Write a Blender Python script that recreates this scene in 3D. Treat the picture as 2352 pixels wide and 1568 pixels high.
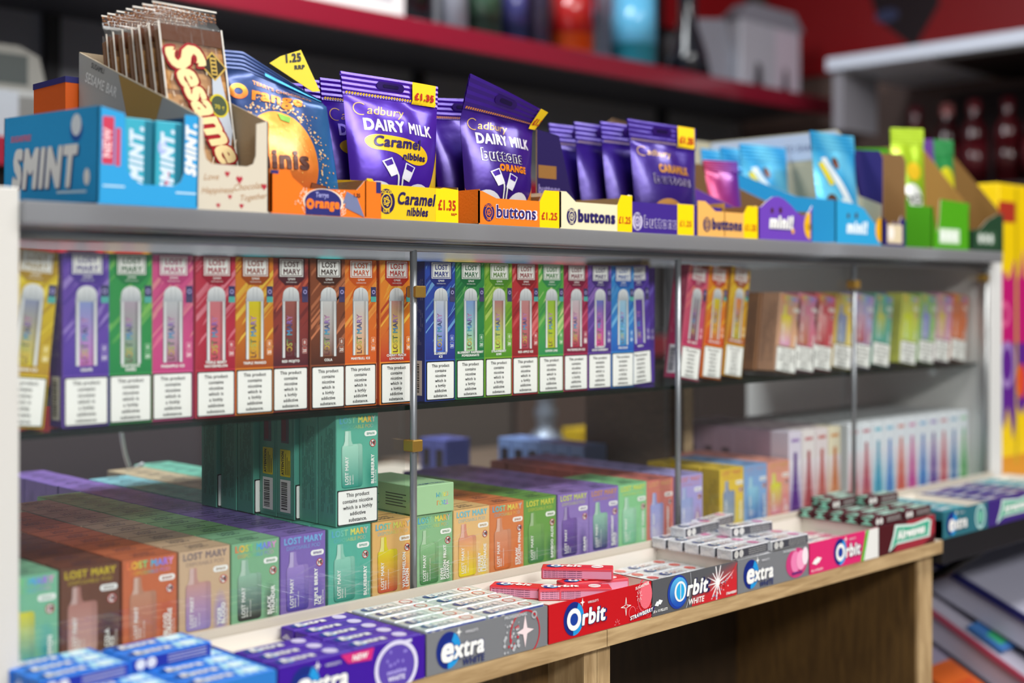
import bpy, bmesh, math, random
from math import sin, cos, pi, radians, atan2, sqrt
from mathutils import Vector, Matrix, Euler
from mathutils.geometry import tessellate_polygon

random.seed(7)
for o in list(bpy.data.objects):
    bpy.data.objects.remove(o)
SC = bpy.context.scene
COL = SC.collection
Z0 = 1.1645            # camera height
LEDGE = 0.85           # worktop / ledge level
TOP = Z0 + 0.0701      # upper face of the acrylic top shelf
SHELF = Z0 - 0.1024    # upper face of the glass shelf

# ---------------------------------------------------------------- camera
cam = bpy.data.cameras.new('camera')
camo = bpy.data.objects.new('camera', cam)
COL.objects.link(camo)
camo.location = (0, 0, Z0)
camo.rotation_euler = (radians(90), 0, radians(-44.4))
cam.sensor_width = 36
cam.lens = 46.19
cam.shift_y = -102 / 2352
cam.clip_start = 0.05
cam.dof.use_dof = True
cam.dof.focus_distance = 1.27
cam.dof.aperture_fstop = 2.5
SC.camera = camo

# ---------------------------------------------------------------- light
SC.view_settings.view_transform = 'Standard'
SC.view_settings.look = 'None'
SC.view_settings.gamma = 1
SC.view_settings.exposure = -0.72
w = bpy.data.worlds.new('world')
SC.world = w
w.use_nodes = True
w.node_tree.nodes['Background'].inputs[0].default_value = (0.80, 0.86, 0.95, 1)
w.node_tree.nodes['Background'].inputs[1].default_value = 0.55


def area(name, loc, rot, sx, sy, power, col=(1, 1, 1)):
    L = bpy.data.lights.new(name, 'AREA')
    L.shape = 'RECTANGLE'
    L.size, L.size_y, L.energy, L.color = sx, sy, power, col
    o = bpy.data.objects.new(name, L)
    o.location = loc
    o.rotation_euler = rot
    COL.objects.link(o)
    return o


area('ceiling_lamp_light', (0.1, -1.75, 2.62), (radians(22), 0, 0), 2.4, 0.8, 330, (1, 0.985, 0.96))
area('ceiling_lamp_light', (1.6, 0.05, 2.62), (0, 0, 0), 2.2, 0.4, 70, (1, 0.985, 0.96))
area('ceiling_lamp_light', (1.0, 1.72, 2.62), (0, 0, 0), 1.6, 0.3, 85, (0.93, 0.97, 1))

# ---------------------------------------------------------------- helpers


def lin(c):
    return c / 12.92 if c <= 0.04045 else ((c + 0.055) / 1.055) ** 2.4


def H(s):
    s = s.lstrip('#')
    return tuple(lin(int(s[i:i + 2], 16) / 255) for i in (0, 2, 4))


def mix(a, b, t):
    return tuple(a[i] * (1 - t) + b[i] * t for i in range(3))


def ramp(stops):
    def f(t):
        if t <= stops[0][0]:
            return stops[0][1]
        for (a, ca), (b, cb) in zip(stops, stops[1:]):
            if t <= b:
                return mix(ca, cb, (t - a) / max(1e-6, b - a))
        return stops[-1][1]
    return f


WHITE, BLACK = H('f2f2ee'), H('15151a')
INK = H('221a3a')
RAIN = ramp([(0, H('e86a50')), (.2, H('f0c840')), (.4, H('6ad080')), (.6, H('48a8e8')), (.8, H('9a78e0')), (1, H('f0a0c0'))])
RAIN2 = ramp([(0, H('58a8d0')), (.35, H('78c8a8')), (.6, H('e0e060')), (.85, H('f0b050')), (1, H('90c8d8'))])

MATS = {}


def vmat(name, rough=.45, metal=0., coat=0., bump=.0, spec=.5, bscale=400., trans=0.):
    """printed surface: colour comes from the print (colour attribute), with slight procedural unevenness"""
    if name in MATS:
        return MATS[name]
    m = bpy.data.materials.new(name)
    m.use_nodes = True
    nt = m.node_tree
    b = nt.nodes['Principled BSDF']
    a = nt.nodes.new('ShaderNodeVertexColor')
    a.layer_name = 'Col'
    nz = nt.nodes.new('ShaderNodeTexNoise')
    nz.inputs['Scale'].default_value = bscale
    tc = nt.nodes.new('ShaderNodeTexCoord')
    nt.links.new(tc.outputs['Object'], nz.inputs['Vector'])
    mr = nt.nodes.new('ShaderNodeMapRange')
    mr.inputs['To Min'].default_value = max(0.02, rough - .06)
    mr.inputs['To Max'].default_value = rough + .06
    nt.links.new(nz.outputs['Fac'], mr.inputs['Value'])
    nt.links.new(mr.outputs['Result'], b.inputs['Roughness'])
    nt.links.new(a.outputs['Color'], b.inputs['Base Color'])
    b.inputs['Metallic'].default_value = metal
    b.inputs['Coat Weight'].default_value = coat
    b.inputs['Coat Roughness'].default_value = .15
    b.inputs['Specular IOR Level'].default_value = spec
    b.inputs['Transmission Weight'].default_value = trans
    if bump:
        bp = nt.nodes.new('ShaderNodeBump')
        bp.inputs['Strength'].default_value = bump
        bp.inputs['Distance'].default_value = .002
        nt.links.new(nz.outputs['Fac'], bp.inputs['Height'])
        nt.links.new(bp.outputs['Normal'], b.inputs['Normal'])
    MATS[name] = m
    return m


def CARD(): return vmat('printed_card', .45, 0, .05, 0, .35)
def KRAFT(): return vmat('raw_card', .8, 0, 0, .15, .2)
def FILM(): return vmat('printed_film', .3, .35, .25, .25, .5, 60)
def GLOSS(): return vmat('glossy_plastic', .2, 0, .4)
def FOIL(): return vmat('foil_wrap', .28, .22, .3, .3, .5, 150)
def METAL(): return vmat('grey_metal', .35, .7)
def PAINT(): return vmat('painted_board', .5, 0, 0, .03)


def wood(name, c1, c2, scale=(1, 1, 1), rough=.5):
    m = bpy.data.materials.new(name)
    m.use_nodes = True
    nt = m.node_tree
    b = nt.nodes['Principled BSDF']
    tc = nt.nodes.new('ShaderNodeTexCoord')
    mp = nt.nodes.new('ShaderNodeMapping')
    mp.inputs['Scale'].default_value = scale
    nz = nt.nodes.new('ShaderNodeTexNoise')
    nz.inputs['Scale'].default_value = 14
    nz.inputs['Detail'].default_value = 8
    nz.inputs['Distortion'].default_value = .6
    cr = nt.nodes.new('ShaderNodeValToRGB')
    cr.color_ramp.elements[0].position = .32
    cr.color_ramp.elements[1].position = .68
    cr.color_ramp.elements[0].color = (*c1, 1)
    cr.color_ramp.elements[1].color = (*c2, 1)
    nt.links.new(tc.outputs['Object'], mp.inputs['Vector'])
    nt.links.new(mp.outputs['Vector'], nz.inputs['Vector'])
    nt.links.new(nz.outputs['Fac'], cr.inputs['Fac'])
    nt.links.new(cr.outputs['Color'], b.inputs['Base Color'])
    b.inputs['Roughness'].default_value = rough
    bp = nt.nodes.new('ShaderNodeBump')
    bp.inputs['Strength'].default_value = .08
    nt.links.new(nz.outputs['Fac'], bp.inputs['Height'])
    nt.links.new(bp.outputs['Normal'], b.inputs['Normal'])
    return m


def clear(name, tint, refl=1.0, rough=.0, haze=0., hazecol=(.9, .92, .93)):
    """thin clear sheet: lets light through, reflects by Fresnel, with a diffuse haze mixed in"""
    m = bpy.data.materials.new(name)
    m.use_nodes = True
    nt = m.node_tree
    nt.nodes.clear()
    out = nt.nodes.new('ShaderNodeOutputMaterial')
    tr = nt.nodes.new('ShaderNodeBsdfTransparent')
    tr.inputs[0].default_value = (*tint, 1)
    gl = nt.nodes.new('ShaderNodeBsdfGlossy')
    gl.inputs['Roughness'].default_value = rough
    gl.inputs['Color'].default_value = (refl, refl, refl, 1)
    fr = nt.nodes.new('ShaderNodeLayerWeight')          # Schlick's Fresnel from the facing angle
    fr.inputs[0].default_value = .5
    pw = nt.nodes.new('ShaderNodeMath')
    pw.operation = 'POWER'
    pw.inputs[1].default_value = 5
    nt.links.new(fr.outputs['Facing'], pw.inputs[0])
    ma = nt.nodes.new('ShaderNodeMath')
    ma.operation = 'MULTIPLY_ADD'
    ma.inputs[1].default_value = .96
    ma.inputs[2].default_value = .035
    nt.links.new(pw.outputs[0], ma.inputs[0])
    mx = nt.nodes.new('ShaderNodeMixShader')
    nt.links.new(ma.outputs[0], mx.inputs[0])
    nt.links.new(tr.outputs[0], mx.inputs[1])
    nt.links.new(gl.outputs[0], mx.inputs[2])
    last = mx
    if haze:
        df = nt.nodes.new('ShaderNodeBsdfDiffuse')
        df.inputs[0].default_value = (*hazecol, 1)
        nz = nt.nodes.new('ShaderNodeTexNoise')
        nz.inputs['Scale'].default_value = 60
        mr = nt.nodes.new('ShaderNodeMapRange')
        mr.inputs['To Min'].default_value = haze * .5
        mr.inputs['To Max'].default_value = haze * 1.5
        nt.links.new(nz.outputs['Fac'], mr.inputs['Value'])
        m2 = nt.nodes.new('ShaderNodeMixShader')
        nt.links.new(mr.outputs['Result'], m2.inputs[0])
        nt.links.new(last.outputs[0], m2.inputs[1])
        nt.links.new(df.outputs[0], m2.inputs[2])
        last = m2
    nt.links.new(last.outputs[0], out.inputs[0])
    return m


# ---- glyphs -------------------------------------------------------------
GLY = {}
CHARS = "ABCDEFGHIJKLMNOPQRSTUVWXYZabcdefghijklmnopqrstuvwxyz0123456789.,£%!*'&:/-+"


def load_glyphs():
    jobs = []
    for wgt, off in ((0, 0.0), (1, .018), (2, .034), (3, .054)):
        for ch in CHARS:
            cu = bpy.data.curves.new('g', 'FONT')
            cu.body = ch
            cu.offset = off
            cu.resolution_u = 3
            o = bpy.data.objects.new('g', cu)
            COL.objects.link(o)
            jobs.append((wgt, ch, o))
    adv = []
    for ch in CHARS:
        cu = bpy.data.curves.new('g', 'FONT')
        cu.body = 'I' + ch + 'I'
        o = bpy.data.objects.new('g', cu)
        COL.objects.link(o)
        adv.append((ch, o))
    cu = bpy.data.curves.new('g', 'FONT')
    cu.body = 'II'
    o = bpy.data.objects.new('g', cu)
    COL.objects.link(o)
    adv.append(('', o))
    dg = bpy.context.evaluated_depsgraph_get()
    dg.update()
    for wgt, ch, o in jobs:
        ev = o.evaluated_get(dg)
        me = ev.to_mesh()
        vs = [(v.co.x, v.co.y) for v in me.vertices]
        me.calc_loop_triangles()
        fs = []
        for t in me.loop_triangles:
            a, b, c = (vs[i] for i in t.vertices)
            ar = (b[0] - a[0]) * (c[1] - a[1]) - (b[1] - a[1]) * (c[0] - a[0])
            if abs(ar) < 1e-9:
                continue
            fs.append(tuple(t.vertices) if ar > 0 else (t.vertices[0], t.vertices[2], t.vertices[1]))
        GLY[(wgt, ch)] = (vs, fs)
        ev.to_mesh_clear()
    wid = {}
    for ch, o in adv:
        ev = o.evaluated_get(dg)
        me = ev.to_mesh()
        xs = [v.co.x for v in me.vertices]
        wid[ch] = max(xs) - min(xs)
        ev.to_mesh_clear()
    for ch in CHARS:
        GLY[ch] = wid[ch] - wid['']
    GLY[' '] = .3
    ys = [p[1] for p in GLY[(0, 'H')][0]]
    GLY['cap'] = max(ys)
    for wgt, off in ((1, .016), (2, .032), (3, .052)):
        for ch in CHARS:
            if wgt == 1 and ch not in 'MWNVwvmK':
                continue
            bv, bf = GLY[(0, ch)]
            vs, fs = [], []
            for dx, dy in ((0, 0), (off, off), (-off, off), (off, -off), (-off, -off), (off * 1.25, 0), (-off * 1.25, 0)):
                n = len(vs)
                vs += [(a + dx, b + dy) for a, b in bv]
                fs += [tuple(n + i for i in f) for f in bf]
            GLY[(wgt, ch)] = (vs, fs)
            GLY[(wgt, ch, 'n')] = len(bv)
    for wgt, ch, o in jobs:
        bpy.data.curves.remove(o.data)
    for ch, o in adv:
        bpy.data.curves.remove(o.data)


load_glyphs()


class Fr:
    """a flat printing frame: origin, right, up; layers step outwards"""

    def __init__(s, O, R, U, eps=.00016):
        s.O, s.R, s.U = Vector(O), Vector(R).normalized(), Vector(U).normalized()
        s.N = s.R.cross(s.U)
        s.eps = eps

    def pt(s, x, y, l=0):
        return s.O + s.R * x + s.U * y + s.N * (l * s.eps)


class MB:
    def __init__(s):
        s.v, s.f, s.c, s.sm = [], [], [], []
        s.k = 0

    def face(s, pts, col, smooth=False):
        n = len(s.v)
        s.v.extend(tuple(p) for p in pts)
        s.f.append(tuple(range(n, n + len(pts))))
        s.c.append(col if isinstance(col, list) else [col] * len(pts))
        s.sm.append(smooth)

    def mesh(s, name, mat):
        me = bpy.data.meshes.new(name)
        me.from_pydata(s.v, [], s.f)
        ca = me.color_attributes.new('Col', 'FLOAT_COLOR', 'CORNER')
        flat = []
        for cl in s.c:
            for c in cl:
                flat.extend((c[0], c[1], c[2], 1.0))
        ca.data.foreach_set('color', flat)
        me.polygons.foreach_set('use_smooth', s.sm)
        if any(s.sm):
            bm = bmesh.new()
            bm.from_mesh(me)
            bmesh.ops.remove_doubles(bm, verts=bm.verts, dist=2e-6)
            bm.to_mesh(me)
            bm.free()
        if mat:
            me.materials.append(mat)
        me.update()
        return me

    # solids
    def box(s, x0, x1, y0, y1, z0, z1, col, ch=0., cols=None):
        """cols: dict of face colours, keys -x +x -y +y -z +z"""
        cols = cols or {}
        g = lambda k: cols.get(k, col)
        X, Y, Z = (x0, x1), (y0, y1), (z0, z1)
        c = ch

        def P(i, j, k, ax):
            p = [X[i], Y[j], Z[k]]
            d = [(c if i == 0 else -c), (c if j == 0 else -c), (c if k == 0 else -c)]
            for a in range(3):
                if a != ax:
                    p[a] += d[a]
            return p
        s.face([P(0, 1, 0, 0), P(0, 0, 0, 0), P(0, 0, 1, 0), P(0, 1, 1, 0)], g('-x'))
        s.face([P(1, 0, 0, 0), P(1, 1, 0, 0), P(1, 1, 1, 0), P(1, 0, 1, 0)], g('+x'))
        s.face([P(0, 0, 0, 1), P(1, 0, 0, 1), P(1, 0, 1, 1), P(0, 0, 1, 1)], g('-y'))
        s.face([P(1, 1, 0, 1), P(0, 1, 0, 1), P(0, 1, 1, 1), P(1, 1, 1, 1)], g('+y'))
        s.face([P(0, 1, 0, 2), P(1, 1, 0, 2), P(1, 0, 0, 2), P(0, 0, 0, 2)], g('-z'))
        s.face([P(0, 0, 1, 2), P(1, 0, 1, 2), P(1, 1, 1, 2), P(0, 1, 1, 2)], g('+z'))
        if c:
            for i in (0, 1):
                for j in (0, 1):
                    q = [P(i, j, 0, 0), P(i, j, 0, 1), P(i, j, 1, 1), P(i, j, 1, 0)]
                    s.face(q if (i == j) else q[::-1], g('-y' if j == 0 else '+y'))
                for k in (0, 1):
                    q = [P(i, 0, k, 0), P(i, 1, k, 0), P(i, 1, k, 2), P(i, 0, k, 2)]
                    s.face(q if (i == k) else q[::-1], g('+z' if k else '-z'))
            for j in (0, 1):
                for k in (0, 1):
                    q = [P(0, j, k, 1), P(0, j, k, 2), P(1, j, k, 2), P(1, j, k, 1)]
                    s.face(q if (j == k) else q[::-1], g('+z' if k else '-z'))
            for i in (0, 1):
                for j in (0, 1):
                    for k in (0, 1):
                        q = [P(i, j, k, 0), P(i, j, k, 1), P(i, j, k, 2)]
                        s.face(q if (i + j + k) % 2 == 1 else q[::-1], g('+z' if k else '-z'))

    def prism(s, fr, pts, t, col, back=None, edge=None):
        """outline in a frame, thickness t behind it"""
        back, edge = back or col, edge or col
        a = [fr.pt(x, y) for x, y in pts]
        b = [p - fr.N * t for p in a]
        s.face(a, col)
        s.face(b[::-1], back)
        n = len(a)
        for i in range(n):
            j = (i + 1) % n
            s.face([a[i], b[i], b[j], a[j]], edge)

    def tube(s, pts, r, col, n=10, cap=True):
        pts = [Vector(p) for p in pts]
        rings = []
        for i, p in enumerate(pts):
            d = (pts[min(i + 1, len(pts) - 1)] - pts[max(i - 1, 0)]).normalized()
            a = d.orthogonal().normalized() if i == 0 else (rings_a - d * rings_a.dot(d)).normalized()
            rings_a = a
            b = d.cross(a)
            rr = r[i] if isinstance(r, (list, tuple)) else r
            rings.append([p + a * (rr * cos(2 * pi * k / n)) + b * (rr * sin(2 * pi * k / n)) for k in range(n)])
        for A, B in zip(rings, rings[1:]):
            for k in range(n):
                s.face([A[k], A[(k + 1) % n], B[(k + 1) % n], B[k]], col, True)
        if cap:
            s.face(rings[0][::-1], col)
            s.face(rings[-1], col)

    def lathe(s, prof, O, col, n=24):
        """prof: (r, z[, col])"""
        O = Vector(O)
        R = [[O + Vector((p[0] * cos(2 * pi * k / n), p[0] * sin(2 * pi * k / n), p[1])) for k in range(n)] for p in prof]
        for i in range(len(prof) - 1):
            c = prof[i][2] if len(prof[i]) > 2 else col
            for k in range(n):
                s.face([R[i][k], R[i][(k + 1) % n], R[i + 1][(k + 1) % n], R[i + 1][k]], c, True)

    # printing
    def tri2(s, fr, T, l, col, mx=.0042):
        todo = [T]
        while todo:
            a, b, c = todo.pop()
            e = [(sqrt((q[0] - p[0]) ** 2 + (q[1] - p[1]) ** 2), i) for i, (p, q) in enumerate(((a, b), (b, c), (c, a)))]
            L, i = max(e)
            if L > mx:
                P = (a, b, c)
                p, q, r = P[i], P[(i + 1) % 3], P[(i + 2) % 3]
                m_ = ((p[0] + q[0]) / 2, (p[1] + q[1]) / 2)
                todo += [(p, m_, r), (m_, q, r)]
            else:
                s.face([fr.pt(x, y, l) for x, y in (a, b, c)], [col(x, y) for x, y in (a, b, c)] if callable(col) else col, True)

    def poly(s, fr, pts, l, col):
        pts = [p for i, p in enumerate(pts) if p != pts[i - 1]]
        if len(pts) < 3:
            return
        s.k = (s.k + 1) % 23
        l += .02 * s.k                  # ink films never share a plane
        if hasattr(fr, 'B'):
            for t in tessellate_polygon([[Vector((x, y, 0)) for x, y in pts]]):
                a, b, c = (pts[i] for i in t)
                ar = (b[0] - a[0]) * (c[1] - a[1]) - (b[1] - a[1]) * (c[0] - a[0])
                if abs(ar) > 1e-12:
                    s.tri2(fr, (a, b, c) if ar > 0 else (a, c, b), l, col)
            return
        ar = sum(pts[i - 1][0] * p[1] - p[0] * pts[i - 1][1] for i, p in enumerate(pts))
        if ar < 0:
            pts = pts[::-1]
        s.face([fr.pt(x, y, l) for x, y in pts], [col(x, y) for x, y in pts] if callable(col) else col)

    def rect(s, fr, x0, y0, x1, y1, l, col, nx=1, ny=1):
        for i in range(nx):
            for j in range(ny):
                a, b = x0 + (x1 - x0) * i / nx, x0 + (x1 - x0) * (i + 1) / nx
                c, d = y0 + (y1 - y0) * j / ny, y0 + (y1 - y0) * (j + 1) / ny
                s.poly(fr, [(a, c), (b, c), (b, d), (a, d)], l, col)

    def rrect(s, fr, x0, y0, x1, y1, r, l, col, k=5):
        P = []
        for cx, cy, a0 in ((x1 - r, y0 + r, -90), (x1 - r, y1 - r, 0), (x0 + r, y1 - r, 90), (x0 + r, y0 + r, 180)):
            for i in range(k):
                a = radians(a0 + 90 * i / (k - 1))
                P.append((cx + r * cos(a), cy + r * sin(a)))
        s.poly(fr, P, l, col)

    def ell(s, fr, cx, cy, rx, ry, l, col, n=28, rings=1, a0=0, a1=360, inner=0.):
        for q in range(rings):
            f0 = inner + (1 - inner) * q / rings
            f1 = inner + (1 - inner) * (q + 1) / rings
            for i in range(n):
                u, v = radians(a0 + (a1 - a0) * i / n), radians(a0 + (a1 - a0) * (i + 1) / n)
                P = [(cx + rx * f0 * cos(u), cy + ry * f0 * sin(u)), (cx + rx * f1 * cos(u), cy + ry * f1 * sin(u)),
                     (cx + rx * f1 * cos(v), cy + ry * f1 * sin(v)), (cx + rx * f0 * cos(v), cy + ry * f0 * sin(v))]
                if f0 == 0:
                    P = P[:3]
                s.poly(fr, P, l, col)

    def stroke(s, fr, pts, wd, l, col):
        for i in range(len(pts) - 1):
            (x0, y0), (x1, y1) = pts[i], pts[i + 1]
            d = sqrt((x1 - x0) ** 2 + (y1 - y0) ** 2) or 1
            nx, ny = -(y1 - y0) / d * wd / 2, (x1 - x0) / d * wd / 2
            ex, ey = (x1 - x0) / d * wd * .3, (y1 - y0) / d * wd * .3
            s.poly(fr, [(x0 - ex - nx, y0 - ey - ny), (x1 + ex - nx, y1 + ey - ny), (x1 + ex + nx, y1 + ey + ny), (x0 - ex + nx, y0 - ey + ny)], l, col)

    def text(s, fr, t, x, y, h, l, col, wt=0, shear=0., al='l', wx=1., rot=0., sp=0., fit=None):
        """h: cap height; fit: squeeze to this width; rot in degrees about the start point"""
        k = h / GLY['cap']
        sp += (0, .02, .045, .085)[wt]
        tw = sum(GLY.get(ch, .3) + sp for ch in t) * k
        if fit and tw * wx > fit:
            wx = fit / tw
        tot = tw * wx
        ox = 0 if al == 'l' else (-tot / 2 if al == 'c' else -tot)
        cr, sr = cos(radians(rot)), sin(radians(rot))
        pen = 0.
        for ci, ch in enumerate(t):
            if (wt, ch) in GLY:
                nb = GLY.get((wt, ch, 'n'), 10 ** 6)
                s.k = (s.k + 1) % 23
                lj = l + (ci % 2) * .06 + (s.k % 3) * .02
                vs, fs = GLY[(wt, ch)]
                loc = []
                for vx, vy in vs:
                    a, b = ox + (pen + vx * k + shear * vy * k) * wx, vy * k
                    loc.append((a, b))
                if hasattr(fr, 'B'):
                    for f in fs:
                        T = tuple((x + loc[i][0] * cr - loc[i][1] * sr, y + loc[i][0] * sr + loc[i][1] * cr) for i in f)
                        s.tri2(fr, T, lj + .11 * (f[0] // nb), col((loc[f[0]][0] - ox) / (tot or 1)) if callable(col) else col)
                    pen += (GLY.get(ch, .3) + sp) * k
                    continue
                P = [fr.pt(x + a * cr - b * sr, y + a * sr + b * cr, lj + .11 * (i // nb)) for i, (a, b) in enumerate(loc)]
                n = len(s.v)
                s.v.extend(tuple(p) for p in P)
                for f in fs:
                    s.f.append(tuple(n + i for i in f))
                    if callable(col):
                        s.c.append([col((loc[i][0] - ox) / (tot or 1)) for i in f])
                    else:
                        s.c.append([col] * 3)
                    s.sm.append(False)
            pen += (GLY.get(ch, .3) + sp) * k
        return tot


def clip(pts, x0, y0, x1, y1):
    for ax, lim, sg in ((0, x0, 1), (0, x1, -1), (1, y0, 1), (1, y1, -1)):
        out = []
        for i, p in enumerate(pts):
            q = pts[i - 1]
            a, b = (p[ax] - lim) * sg, (q[ax] - lim) * sg
            if (a >= 0) != (b >= 0):
                t = b / (b - a)
                out.append((q[0] + (p[0] - q[0]) * t, q[1] + (p[1] - q[1]) * t))
            if a >= 0:
                out.append(p)
        pts = out
    return pts


def front(x0, z0, y): return Fr((x0, y, z0), (1, 0, 0), (0, 0, 1))
def leftf(x, y1, z0): return Fr((x, y1, z0), (0, -1, 0), (0, 0, 1))     # faces -X, runs towards the viewer
def topf(x0, y0, z): return Fr((x0, y0, z), (1, 0, 0), (0, 1, 0))


def link(name, me, parent=None, loc=(0, 0, 0), rot=(0, 0, 0), label=None, cat=None, group=None, kind=None):
    o = bpy.data.objects.new(name, me)
    COL.objects.link(o)
    o.location = loc
    o.rotation_euler = [radians(a) for a in rot]
    if parent:
        o.parent = parent
    if label:
        o['label'] = label
    if cat:
        o['category'] = cat
    if group:
        o['group'] = group
    if kind:
        o['kind'] = kind
    return o


def part(name, mb, mat, parent, label=None):
    return link(name, mb.mesh(name, mat), parent, label=label)


def struct(name, mb, mat, loc=(0, 0, 0), label=None, cat=None):
    return link(name, mb.mesh(name, mat), None, loc, label=label, cat=cat, kind='structure')


def bx(*a, **k):
    m = MB()
    m.box(*a, **k)
    return m


def copy_thing(o, loc, rot, label, group=None):
    c = o.copy()
    COL.objects.link(c)
    c.location = loc
    c.rotation_euler = [radians(a) for a in rot]
    c['label'] = label
    if group:
        c['group'] = group
    for ch in o.children:
        d = ch.copy()
        COL.objects.link(d)
        d.parent = c
    return c


ORD = ['front', 'second', 'third', 'fourth', 'fifth', 'sixth', 'seventh', 'eighth', 'ninth', 'tenth', 'eleventh', 'twelfth',
       'thirteenth', 'fourteenth', 'fifteenth', 'sixteenth', 'seventeenth', 'eighteenth', 'nineteenth', 'twentieth', 'twenty-first']

# ================================================================ setting
struct('floor', bx(-4, 6, -4, 4, -.02, 0, H('8a857c')), PAINT())
struct('ceiling', bx(-4, 6, -4, 4, 2.7, 2.72, H('d8d8d4')), PAINT())
struct('wall_back', bx(-4, 3.62, 2.56, 2.62, 0, 2.7, H('5a585a')), PAINT())
struct('wall_right', bx(3.56, 3.62, -4, 2.56, 0, 2.7, H('5c4a44')), PAINT())
for i, (x, y, sx, sy) in enumerate(((0.1, -1.75, 2.4, .8), (1.6, .05, 2.2, .4), (1.0, 1.72, 1.6, .3))):
    t = link('ceiling_light', bx(-sx / 2 - .02, sx / 2 + .02, -sy / 2 - .02, sy / 2 + .02, .03, .08, H('e8e8e8')).mesh('ceiling_light', PAINT()), None, (x, y, 2.62),
             label=['flat ceiling light panel over the customer side', 'flat ceiling light panel beyond the counter end', 'narrow ceiling light panel behind the display case'][i], cat='ceiling light')
    part('diffuser', bx(-sx / 2, sx / 2, -sy / 2, sy / 2, .022, .03, H('ffffff')), GLOSS(), t)

W_LIGHT = wood('oak_laminate', H('9c7f57'), H('c2a57a'), (1.2, 10, 12))
W_VERT = wood('oak_laminate_upright', H('9c7f57'), H('c2a57a'), (10, 10, 1.2))
W_DARK = wood('brown_laminate', H('22170a'), H('332414'), (9, 9, 1.2))
W_DARK2 = wood('dark_divider_laminate', H('4a3a2e'), H('5e4a3a'), (3, 3, 12))
W_MID = wood('recess_brown', H('503a20'), H('6a4f2a'), (9, 9, 1.2))
CHIP = wood('chipboard_edge', H('8f7a5c'), H('cdb48a'), (30, 30, 30), .8)

ct = link('shop_counter', None, None, (0.934, .825, 0), label='oak laminate shop counter carrying the glass case and gum trays', cat='counter')


def cpart(name, b, mat, lab=None, col=None):
    m = MB()
    m.box(*b, col or H('c2a57a'))
    o = part(name, m, mat, ct, lab)
    o.location = (-.934, -.825, 0)
    return o


cpart('worktop', (-.4, .9335, .825, 1.95, .834, .8497), W_LIGHT)
cpart('worktop', (.9345, 1.588, .825, 1.95, .834, .8497), W_LIGHT)
cpart('partition', (.9155, .9336, .838, 1.5, .0, .8338), W_VERT)
cpart('partition', (.9344, .9527, .838, 1.5, .0, .8338), W_VERT)
cpart('end_panel', (1.549, 1.585, .838, 1.9, .0, .8338), W_VERT)
cpart('side_shade_sheet', (1.5472, 1.5489, .842, 1.1195, .0, .8338), W_MID, 'added brown sheet painting shade inside the end panel')  # thin sheet added to darken the end panel's inner face like shade
cpart('back_panel', (.953, 1.5488, 1.12, 1.14, .0, .8338), W_DARK, 'brown back board inside the open bay')
cpart('front_panel', (-.4, .9153, .885, .90, .0, .8338), W_MID, 'brown recessed panel under the worktop')
LEDGEC = H('c2baac')
cpart('ledge_sheet', (-.4, 1.588, .8265, 1.94, .8498, .8502), PAINT(), 'cream sheet covering the worktop', LEDGEC)

# ---- display case
case = link('display_case', None, None, (1.2, .95, LEDGE + .0003), label='long glass-fronted display case with white end panels on the counter', cat='display case')
GREY = H('8e9296')


def kpart(name, mb, mat, lab=None):
    o = part(name, mb, mat, case, lab)
    o.location = (-1.2, -.95, -LEDGE - .0003)
    return o


kpart('end_panel', bx(.36, .409, .925, 1.40, LEDGE + .0004, Z0 + .079, H('cfcdc8'), ch=.001), PAINT(), 'white end panel nearest the camera')
kpart('end_panel', bx(1.964, 2.003, .94, 1.40, LEDGE + .0004, TOP - .0002, H('d4d4d2'), ch=.001), PAINT(), 'white end panel at the far end')
m = bx(.4095, 1.9635, .92, 1.42, TOP - .0168, TOP - .0002, H('8f8f93'), ch=.0012)
ACR = vmat('frosted_acrylic', .25, 0, .3)
nt = ACR.node_tree
tl = nt.nodes.new('ShaderNodeBsdfTranslucent')
tl.inputs[0].default_value = (.62, .64, .66, 1)
mx = nt.nodes.new('ShaderNodeMixShader')
mx.inputs[0].default_value = .45
nt.links.new(nt.nodes['Principled BSDF'].outputs[0], mx.inputs[1])
nt.links.new(tl.outputs[0], mx.inputs[2])
nt.links.new(mx.outputs[0], nt.nodes['Material Output'].inputs[0])
kpart('top_shelf', m, ACR, 'grey frosted acrylic shelf over the case')
m = MB()
m.tube([(.4095, .945, Z0 + .0466), (1.9635, .945, Z0 + .0466)], .0042, GREY, 12)
kpart('rail', m, METAL())
m = MB()
m.tube([(.4095, .957, Z0 + .0545), (1.9635, .957, Z0 + .0545)], .0028, H('a8acb0'), 12)
kpart('rail', m, METAL())
for x in (.796, 1.1925, 1.572):
    m = MB()
    m.tube([(x, .945, LEDGE + .0006), (x, .945, Z0 + .044)], .0034, GREY, 12)
    kpart('post', m, METAL())
m = MB()
m.tube([(1.957, .945, LEDGE + .0006), (1.957, .945, Z0 + .044)], .0048, H('a2a4a4'), 12)
kpart('post', m, METAL())
for x, z in ((.796, Z0 - .139), (.8, Z0 + .005), (1.572, Z0 + .017), (1.95, Z0 + .03)):
    kpart('shelf_clip', bx(x - .0062, x + .0062, .938, .953, z - .0055, z + .0055, H('a8843c'), ch=.001), vmat('brass_clip', .35, .6), 'brass clip on the post')
GLASS = clear('case_glass', (.975, .985, .98), .9, .02, .004)
for a, b in ((.4105, .792), (.80, 1.189), (1.196, 1.5685), (1.5755, 1.952)):
    kpart('glass_pane', bx(a, b, .9525, .9537, LEDGE + .004, Z0 + .042, WHITE), GLASS)
kpart('glass_shelf', bx(.4105, 1.9635, .962, 1.19, SHELF - .0050, SHELF - .0004, H('0f2a22')), clear('shelf_glass', (.16, .26, .22), .8, .03, .1, (.03, .07, .05)), 'dark green glass shelf')
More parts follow.
